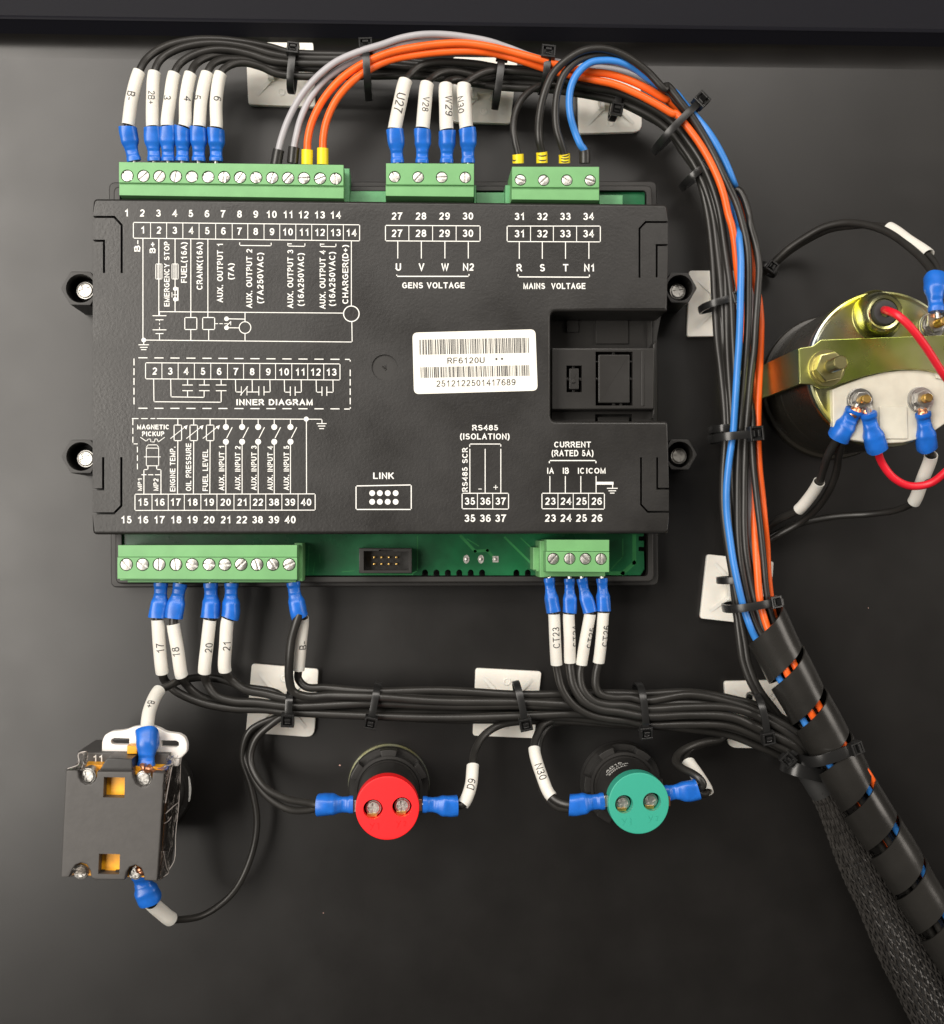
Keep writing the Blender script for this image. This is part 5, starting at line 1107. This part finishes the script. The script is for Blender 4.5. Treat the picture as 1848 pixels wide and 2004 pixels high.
# braided sleeve
bp = [wc(*q) for q in [('N', 560, 60, 11), ('N', 640, 190, 11), ('N', 760, 400, 11), ('N', 915, 720, 11), ('N', 1090, 1060, 11.5), ('N', 1280, 1420, 12), ('N', 1480, 1790, 12.5), ('N', 1700, 2180, 13)]]
sp = spline(bp, 8); S = arcs(sp); T_ = S[-1]
def br(s): return smooth_profile([(0, 4.6), (.08, 4.3), (.12, 4.4), (.45, 7.6), (.7, 9.8), (1, 11.0)], s/T_)
t = thing('braided_sleeve', 'black braided mesh sleeve widening toward the bottom right corner', 'cable sleeve', bp[0])
n = 60; mb = MB(); P = [at_len(sp, S, T_*i/n) for i in range(n+1)]
fr = frames(P); vs = []; fs = []
def on(s, a, dr=0.):
    p = at_len(sp, S, s); q = at_len(sp, S, min(T_, s+1)); q0 = at_len(sp, S, max(0, s-1)); tt, nn, bb = frames([q0, q])[0]
    r = br(s) + dr; return p + bb*math.cos(a)*r + nn*math.sin(a)*min(r, 9.0 + dr)
for i in range(n+1): vs += [on(T_*i/n, j*2*math.pi/24, -.75) for j in range(24)]
for i in range(n):
    for j in range(24): q = (j+1) % 24; fs.append((i*24+j, i*24+q, (i+1)*24+q, (i+1)*24+j))
mb.add(vs, fs); mb.build('cable_bundle', 'dark', t)
mb = MB(); NS = 34
for dirn in (1, -1):
    for q in range(NS):
        for f in (1,):
            pts = []; a0 = 2*math.pi*(q + .22*(f-1))/NS
            m = 220
            for i in range(m+1):
                s = T_*(.09 + .91*i/m); a = a0 + dirn*(s/34.)
                ph = (s/34.)*NS/math.pi
                pts.append(on(s, a, -.3 + .38*math.sin(ph*math.pi*1.0 + (math.pi if dirn > 0 else 0) + q*math.pi)))
            mb.tube(pts, .34, 5, caps=False)
mb.build('braid', 'braid', t, kind='stuff')
mb = MB(); P = [at_len(sp, S, T_*.13*i/8) for i in range(9)]; mb.tube(P, [4.6, 5.0, 5.1, 5.1, 5.0, 4.9, 4.9, 4.8, 4.6], 20); mb.build('end_collar', 'rubber', t)

# ------------------------------------------------------------------ pilot lamps
def thread(r, h0, h1, pitch=.7, dep=.12):
    out = []; h = h0
    while h < h1 - pitch: out += [(r, h), (r-dep, h+pitch*.5)]; h += pitch
    out += [(r, h), (r, h1-.3), (r-.3, h1)]; return out
def stroke3(mb, tg, segs, h, r=.13):
    for a, b in segs: mb.tube([wc(tg, *a, h), wc(tg, *b, h)], r, 6)
def lamp(label, tg, face, rf, m, wells, wr, letters, ang, top_washer):
    p = wc(tg, *face, 39); R = cs(tg, rf)*k(39)
    t = thing('pilot_lamp', label, 'pilot lamp', (p.x, p.y, 0), 'round pilot lamps below the bottom bundle')
    mb = MB(); outer = []
    mb.lathe(p, [(15.6, 1.0), (15.6, 3.2), (15.2, 3.8), (12.6, 3.8), (12.2, 3.8)], 56); mb.build('sealing_ring', 'smoothblack', t)
    mb = MB(); mb.ring((p.x, p.y + (.5 if top_washer else 0)), 12, 15.75, 0, 1.2, 56); mb.build('washer', 'zinc' if top_washer else 'smoothblack', t)
    mb = MB(); N = 6
    mb.ring(p, 11.9, 13.0, 3.8, 9.5, 56)
    for i in range(N):
        a0 = ang + i*2*math.pi/N; w = .21
        inner = [(p.x + 12.9*math.cos(a0 + w*(j/3-1)), p.y + 12.9*math.sin(a0 + w*(j/3-1))) for j in range(7)]
        out_ = [(p.x + 15.3*math.cos(a0 + w*(j/3-1)), p.y + 15.3*math.sin(a0 + w*(j/3-1))) for j in range(7)]
        mb.slab(inner + out_[::-1], 3.8, 9.2, .3, 2)
    mb.build('lock_nut', 'smoothblack', t)
    mb = MB(); mb.lathe(p, [(11.7, 3)] + thread(11.7, 4, 12, 1.0, .25) + [(11.3, 12.5), (11.3, 31), (11.0, 33.2), (10, 33.3)], 48); b_ = mb.build('lamp_body', 'smoothblack', t)
    ws = [wc(tg, x, y, 39) for x, y in wells]
    hl = [circ(w, cs(tg, wr)*k(39), 24) for w in ws]
    mb = MB(); mb.slab(circ(p, R, 64), 32.8, 39, .35, 3, holes=hl, hole_h0=33.2); fc = mb.build('terminal_cover', m, t)
    for w, (x, y) in zip(ws, wells):
        q = W(c(tg, x, y), 34.5); r = cs(tg, wr)*k(39)
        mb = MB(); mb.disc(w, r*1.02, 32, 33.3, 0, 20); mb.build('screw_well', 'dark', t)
        phillips((w.x + .1, w.y - .3), r*.86, 35.6, t, random.uniform(0, 1), name='screw', depth=2.5, m='tin')
        mb = MB(); mb.slab([(w.x - r*.55, w.y - r*.95), (w.x + r*.35, w.y - r*.95), (w.x + r*.45, w.y - r*.6), (w.x - r*.6, w.y - r*.6)], 33, 36.3, .1); mb.build('contact_tab', 'brass', t)
    mb = MB(); stroke3(mb, tg, letters, 39.02); mb.build('raised_lettering', m, fc)
    for s_ in (-1, 1):
        mb = MB(); mb.slab([(p.x + s_*(R-1), p.y - 2), (p.x + s_*(R+1.1), p.y - 1.8), (p.x + s_*(R+1.1), p.y + 2.2), (p.x + s_*(R-1), p.y + 2.4)], 34, 36.2, .2); mb.build('side_terminal', 'steel' if s_ < 0 else 'copper', t)
    return t, p, b_
def XL(x, y, n, s=1.):
    seg = [((x-38*s, y-38*s), (x+2*s, y+10*s)), ((x+20*s, y-42*s), (x-28*s, y+52*s))]
    if n == 1: seg += [((x+62*s, y-32*s), (x+78*s, y-44*s)), ((x+78*s, y-44*s), (x+82*s, y+44*s)), ]
    else: seg += [((x+58*s, y-30*s), (x+75*s, y-42*s)), ((x+75*s, y-42*s), (x+92*s, y-26*s)), ((x+92*s, y-26*s), (x+66*s, y+22*s)), ((x+66*s, y+22*s), (x+92*s, y+22*s))]
    return seg
lamp('pilot lamp with a bright red round face and two screw wells', 'T', (672, 950), 425, 'redplastic', [(478, 966), (868, 936)], 132, XL(475, 1195, 1) + XL(830, 1165, 2), math.pi/2 + .0, True)
tl, pl_, lb = lamp('pilot lamp with a jade green round face and two screw wells', 'U', (870, 750), 350, 'greenplastic', [(703, 760), (1020, 732)], 105, XL(712, 955, 1, .85) + XL(1010, 925, 2, .85), math.pi/2 + .48, False)
mb = MB()
def cyltext(mb, txt, p, r, ang, h, ht, fx=1.0):
    vs, fs, asp, lay = glyphs(txt, .01); w = ht*asp*fx
    mb.add([(p.x + (r+.05)*math.cos(ang - u*w/r), p.y + (r+.05)*math.sin(ang - u*w/r), h - v*ht) for u, v in vs], [f[::-1] for f in fs])
cyltext(mb, 'AD16', pl_, 11.32, math.radians(122), 19.5, 2.4); cyltext(mb, 'SIGNAL', pl_, 11.32, math.radians(119), 25.5, 1.9); cyltext(mb, 'INDICATOR', pl_, 11.32, math.radians(118), 22.6, 1.5)
mb.build('lamp_print', 'white', lb, smooth=False)

# ------------------------------------------------------------------ emergency switch
sw = thing('emergency_switch', 'emergency switch contact block in grey and amber plastic with clear film and white bracket', 'switch', W((295, 1540), 0))
pc = W((295, 1540), 0)
mb = MB(); mb.lathe(pc, [(16.6, 0), (16.6, 5), (16.0, 6), (14.5, 6.2), (14.0, 7), (14.0, 22), (13, 26)], 48); mb.build('operator_body', 'smoothblack', sw)
vs = []; mb = MB()
for i in range(15):
    a = math.radians(-16 + 34*i/14); w = math.sin(math.pi*i/14)*.45 + .02
    vs += [(pc.x + (16.1-w)*math.cos(a), pc.y + (16.1-w)*math.sin(a), 6.15), (pc.x + (16.5)*math.cos(a), pc.y + (16.5)*math.sin(a), 6.1)]
mb.add(vs, [(2*i, 2*i+1, 2*i+3, 2*i+2) for i in range(14)]); mb.build('painted_highlight', 'white', sw)  # highlight on the operator's rim, painted as a thin white crescent
bk = [(436, 425), (438, 350), (462, 295), (520, 265), (600, 258), (650, 250), (700, 228), (780, 216), (860, 218), (920, 238), (975, 270), (1030, 280), (1090, 286), (1138, 315), (1160, 370), (1158, 440), (1100, 498), (440, 440)]
sl1 = [(512, 350), (520, 330), (545, 320), (670, 325), (670, 380), (545, 376), (520, 368)]; sl2 = [(935, 340), (1065, 342), (1088, 356), (1090, 382), (1068, 400), (935, 396)]
mb = MB(); mb.slab(rounded(poly('J', bk, 44), .8, 2), 41, 44, .5, 3, holes=[poly('J', sl1, 44), poly('J', sl2, 44)]); mb.build('bracket', 'bracket', sw)
mb = MB(); mb.slab(poly('J', [(440, 430), (1100, 460), (1080, 560), (430, 560)], 43.5), 38, 43.5, .4); mb.build('bracket', 'bracket', sw)
def arcn(cx, cyy, r, a0, a1, n=10): return [(cx + r*math.cos(math.radians(a0 + (a1-a0)*i/n)), cyy + r*math.sin(math.radians(a0 + (a1-a0)*i/n))) for i in range(n+1)]
front = [(135, 592)] + [(238, 596)] + arcn(315, 640, 76, 205, -25, 12)[0:0] + arcn(316, 636, 78, 210, -30 , 12)[:0]
front += arcn(316, 636, 78, 208, -28 + 0, 12) if False else [(238, 596), (242, 650), (262, 690), (300, 714), (340, 712), (375, 685), (393, 650), (396, 604)]
front += [(690, 606), (700, 655), (722, 705), (765, 735), (810, 732), (845, 705), (862, 665), (866, 614), (965, 614), (935, 1100), (905, 1530), (795, 1524), (790, 1470), (768, 1420), (720, 1396), (672, 1412), (645, 1455), (630, 1520), (382, 1520), (346, 1500), (338, 1440), (308, 1390), (262, 1376), (215, 1395), (186, 1440), (160, 1498), (92, 1496), (112, 1050)]
mb = MB(); mb.slab(poly('J', front, 60), 55.5, 60, .45, 3, holes=[poly('J', [(455, 650), (632, 655), (628, 826), (448, 822)], 60), poly('J', [(414, 1298), (590, 1302), (584, 1472), (406, 1468)], 60)])
mb.build('contact_cover', 'contactgrey', sw)
mb = MB(); body = [(200, 600), (968, 612), (940, 1100), (908, 1505), (150, 1480), (175, 1050)]
mb.slab(poly('J', body, 56), 51, 55.6, .2); mb.slab(poly('J', [(290, 545), (960, 572), (960, 640), (290, 640)], 53), 44, 52.5, .3); mb.build('amber_body', 'amber', sw)
mb = MB()
for q in ([(420, 655), (470, 652), (470, 640)],): pass
mb.slab(poly('J', [(428, 1440), (458, 1440), (458, 1478), (428, 1478)], 57), 55.6, 57); mb.slab(poly('J', [(552, 1440), (580, 1440), (580, 1478), (552, 1478)], 57), 55.6, 57); mb.build('spring_clip', 'dark', sw)
mb = MB(); mb.slab(poly('J', [(232, 440), (1010, 452), (985, 700), (890, 1480), (190, 1460), (210, 700)], 47), 22, 47, .5); mb.build('contact_body', 'contactgrey', sw)
mb = MB(); mb.slab(poly('J', [(480, 490), (690, 498), (700, 610), (410, 606)], 57), 44, 57, .4); mb.build('centre_tab', 'smoothblack', sw)
mb = MB(); mb.slab(poly('J', [(650, 388), (735, 388), (735, 456), (650, 456)], 49), 40, 49, .3); mb.build('amber_tab', 'amber', sw)
pr = Print(47.1); pr.text('J', '11', 403, 494, 58, w=76, bold=.01, rot=0); pr.build('terminal_number', 'white', sw)
for x, y, r, h in ((318, 642, 72, 57), (790, 666, 72, 57), (262, 1452, 66, 56), (722, 1462, 60, 56)):
    p = wc('J', x, y, h); rr = cs('J', r)*k(h); phillips((p.x, p.y), rr, h, sw, random.uniform(.2, 1.2), name='terminal_screw', depth=6)
for pts in ([(775, 545, 57), (790, 575, 58), (830, 600, 58), (850, 580, 58), (835, 555, 57)], [(800, 550, 56), (815, 580, 59), (850, 585, 58), (880, 605, 57)], [(735, 1425, 56), (760, 1440, 57), (790, 1470, 56)], [(740, 1440, 56), (770, 1455, 57), (800, 1462, 56)]):
    mb = MB(); mb.tube(spline([wc('J', *q) for q in pts], 5), .8, 8); mb.build('copper_lug', 'copper', sw)
def sheet(name, rows, m, parent, seed, jit=.5):
    rn = random.Random(seed); R_w = []
    for r in rows:
        q = spline([wc(*p) for p in r], 4); R_w.append([v + Vector((rn.uniform(-jit, jit), rn.uniform(-jit, jit), rn.uniform(-jit, jit))) for v in q])
    n = len(R_w[0]); th = Vector((0, 0, .12)); vs = [v for r in R_w for v in r]; k2 = len(vs); vs += [v - th for v in vs]; fs = []
    for i in range(len(R_w)-1):
        for j in range(n-1): a = i*n+j; fs.append((a, a+1, a+n+1, a+n)); fs.append((k2+a, k2+a+n, k2+a+n+1, k2+a+1))
    mb = MB(); mb.add(vs, fs); return mb.build(name, m, parent, smooth=False)
sheet('clear_film', [[('J', 962, 600, 60.5), ('J', 955, 850, 60.5), ('J', 935, 1150, 60.5), ('J', 905, 1530, 60.5)], [('J', 1010, 560, 52), ('J', 1000, 850, 53), ('J', 985, 1150, 52), ('J', 930, 1520, 54)], [('J', 1060, 500, 44), ('J', 1040, 850, 43), ('J', 1015, 1150, 44), ('J', 985, 1490, 46)], [('J', 1105, 490, 33), ('J', 1090, 800, 33), ('J', 1062, 1100, 33), ('J', 1030, 1380, 36)]], 'film', sw, 5, .45)
sheet('clear_film', [[('J', 150, 585, 60.5), ('J', 240, 590, 60.5), ('J', 300, 600, 61)], [('J', 215, 560, 58), ('J', 260, 545, 57), ('J', 310, 545, 56)], [('J', 240, 460, 50), ('J', 275, 440, 49), ('J', 320, 436, 49)]], 'film', sw, 6, .25)
sheet('clear_film', [[('J', 960, 600, 60), ('J', 1010, 560, 58), ('J', 1050, 470, 52)], [('J', 900, 575, 58), ('J', 950, 560, 56), ('J', 1000, 470, 50)]], 'film', sw, 8, .2)
sheet('clear_film', [[('J', 160, 1505, 60), ('J', 190, 1430, 60.5), ('J', 240, 1385, 61)], [('J', 220, 1470, 58), ('J', 245, 1440, 59), ('J', 280, 1385, 60)], [('J', 300, 1480, 56), ('J', 330, 1445, 57), ('J', 335, 1420, 58)]], 'film', sw, 9, .4)

for pts in ([('J', 968, 560, 61), ('J', 1035, 540, 56), ('J', 1080, 470, 48)], [('J', 1030, 560, 50), ('J', 1000, 720, 54), ('J', 975, 870, 58)], [('J', 1105, 500, 34), ('J', 1085, 900, 34), ('J', 1062, 1120, 35), ('J', 1050, 1350, 38), ('J', 1000, 1440, 42)],
            [('J', 1085, 865, 38), ('J', 1040, 900, 46), ('J', 975, 960, 55)], [('J', 1040, 950, 40), ('J', 1010, 1010, 48), ('J', 970, 1040, 56)], [('J', 958, 1280, 58), ('J', 985, 1420, 50), ('J', 1000, 1460, 46), ('J', 920, 1515, 54)], [('J', 150, 580, 60), ('J', 240, 545, 57), ('J', 245, 450, 50), ('J', 310, 438, 49), ('J', 305, 550, 55)]):
    mb = MB(); mb.tube(spline([wc(*q) for q in pts], 5), .16, 5); mb.build('film_crease_glint', 'gloss', sw)  # thin pale tubes on the folds, painting the film's glints

# ------------------------------------------------------------------ gauge
pg = wc('H', 986, 965, 55); RG = cs('H', 496)*k(55)
ga = thing('gauge', 'round panel gauge seen from behind with a yellow zinc plate and brass studs', 'gauge', (pg.x, pg.y, 0))
mb = MB(); mb.lathe(pg, [(28.6, 0), (28.6, 2.4), (28.2, 3), (27.0, 3.2), (27.0, 20), (27.2, 20.6), (27.0, 21.2), (27.0, 51), (27.3, 53)], 96); mb.build('gauge_can', 'can', ga)
mb = MB(); mb.lathe(pg, [(RG-.8, 51.5), (RG, 52.2), (RG, 54.2), (RG-.35, 55.0), (RG-1.0, 55.2), (RG-1.6, 54.9), (RG-2.2, 54.6), (0.5, 54.6), (0, 54.6)], 96); mb.build('back_plate', 'zinc', ga)
strap = [(458, 836), (545, 822), (592, 784), (1000, 768), (1352, 756), (1430, 770), (1505, 812), (1585, 820), (1585, 1050), (1505, 1058), (1420, 1075), (1352, 1000), (1250, 972), (1150, 965), (1050, 970), (960, 985), (880, 1003), (790, 1030), (700, 1058), (640, 1078), (596, 1088), (548, 1060), (465, 1056)]
mb = MB(); mb.slab(rounded(poly('H', strap, 59), .5, 2), 57.6, 59, .3, 2)
s0 = wc('H', 458, 836, 59); s1 = wc('H', 465, 1056, 59)
mb.slab([(s0.x-.2, s0.y), (s0.x+1.1, s0.y), (s1.x+1.1, s1.y), (s1.x-.2, s1.y)], 2, 58.6, .5, 3)
mb.slab([(s0.x-6, s0.y), (s0.x+1.1, s0.y), (s1.x+1.1, s1.y), (s1.x-6, s1.y)], 0, 1.5, .3)
r0 = wc('H', 1585, 820, 59); r1 = wc('H', 1585, 1050, 59)
mb.slab([(r0.x-1.3, r0.y), (r0.x, r0.y), (r1.x, r1.y), (r1.x-1.3, r1.y)], 0, 58.6, .3)
mb.build('mounting_bracket', 'zincgreen', ga)
wpoly = [(664, 1090), (668, 1335), (700, 1368), (760, 1398), (870, 1416), (985, 1424), (1100, 1418), (1175, 1402), (1290, 1350), (1400, 1272), (1400, 1085), (1352, 1010), (1300, 985), (1200, 970), (1090, 972), (980, 985), (860, 1015), (760, 1052)]
mb = MB(); mb.slab(poly('H', wpoly, 57.4), 54.5, 57.4, .5, 3); mb.slab(rounded(poly('H', [(955, 1195), (1125, 1195), (1130, 1395), (955, 1395)], 58), .4), 57.2, 58.0, .25, 2); mb.slab(poly('H', [(1300, 990), (1345, 985), (1350, 1030), (1305, 1020)], 58.2), 57, 58.1, .2)
mb.build('terminal_insulator', 'gaugewhite', ga)
bo = wc('H', 962, 625, 58); mb = MB()
mb.lathe(bo, [(9.2, 54.5), (8.6, 54.9), (8.0, 56.0), (7.6, 58.5), (6.9, 60.6), (5.9, 61.4), (4.9, 61.2), (4.6, 60.0)], 48); mb.build('lamp_boss', 'zinc', ga)
g_ = wc('H', 990, 615, 62); mb = MB(); mb.lathe(g_, [(4.6, 59), (4.6, 61.6), (4.1, 62.4), (3.2, 62.6), (1.9, 62.5), (1.5, 61.8), (1.4, 58)], 32); mb.build('grommet', 'rubber', ga)
def nut(parent, p, h, rw, rn_, hn, rs, hs, m_w='steel', m_n='steel', m_s='brass', rot=.2, lug=True, pitch=.6):
    mb = MB(); mb.ring((p.x, p.y), rs*.9, rw, h, h+.7, 32); mb.ring((p.x, p.y), rs*.9, rw*.82, h+.7, h+1.2, 28); wsh = mb.build('washer', m_w, parent)
    mb = MB(); mb.slab([(p.x + rn_*math.cos(rot + i*math.pi/3), p.y + rn_*math.sin(rot + i*math.pi/3)) for i in range(6)], h+1.2, h+1.2+hn, rn_*.10, 2); mb.build('nut', m_n, parent)
    mb = MB(); mb.lathe(p, thread(rs, h+1, h+1.2+hn+hs, pitch, rs*.08), 24); mb.build('stud', m_s, parent)
p = wc('H', 638, 955, 61); nut(ga, p, 59, 6.4, 5.4, 3.6, 2.4, 9.5, 'zincgold', 'zincgold', 'zincgold', .2, pitch=.8)
for x, y, r in ((848, 1158, .1), (1225, 1150, .4), (1298, 690, .2)):
    h = 57.4 if y > 900 else 55.0
    p = wc('H', x, y, h+3); nut(ga, p, h + 1.1, 4.3, 3.2, 2.0, 1.55, 3.2 if y > 900 else 6.5, rot=r)
    mb = MB(); mb.lathe(p, [(4.7, h), (4.6, h+.5), (4.0, h+.6)], 28); mb.build('lug_ring', 'tin', ga)
for a, b, b2 in (((848, 1158), (815, 1215), (790, 1235)), ((848, 1158), (880, 1235), (885, 1262)), ((1225, 1150), (1218, 1225), (1222, 1250)), ((1298, 690), (1300, 630), (1302, 600))):
    mb = MB(); P = [wc('H', *a, 59.5), wc('H', *b, 60), wc('H', *b2, 60)]; d = (P[1]-P[0]).normalized(); s_ = d.cross(EH).normalized()
    mb.obox((P[0]+P[1])/2 + EH*-.6, d, s_, EH, (P[1]-P[0]).length, 5.2, .8, .1); mb.build('ring_lug', 'tin', ga)
    mb = MB(); mb.tube(spline([P[1]-d*.8, (P[1]+P[2])/2 + EH*.4, P[2] + d*1.2], 4), [1.6]*4 + [1.9]*4 + [1.7], 12, squash=[.7]*9); mb.build('lug_barrel', 'copper', ga)
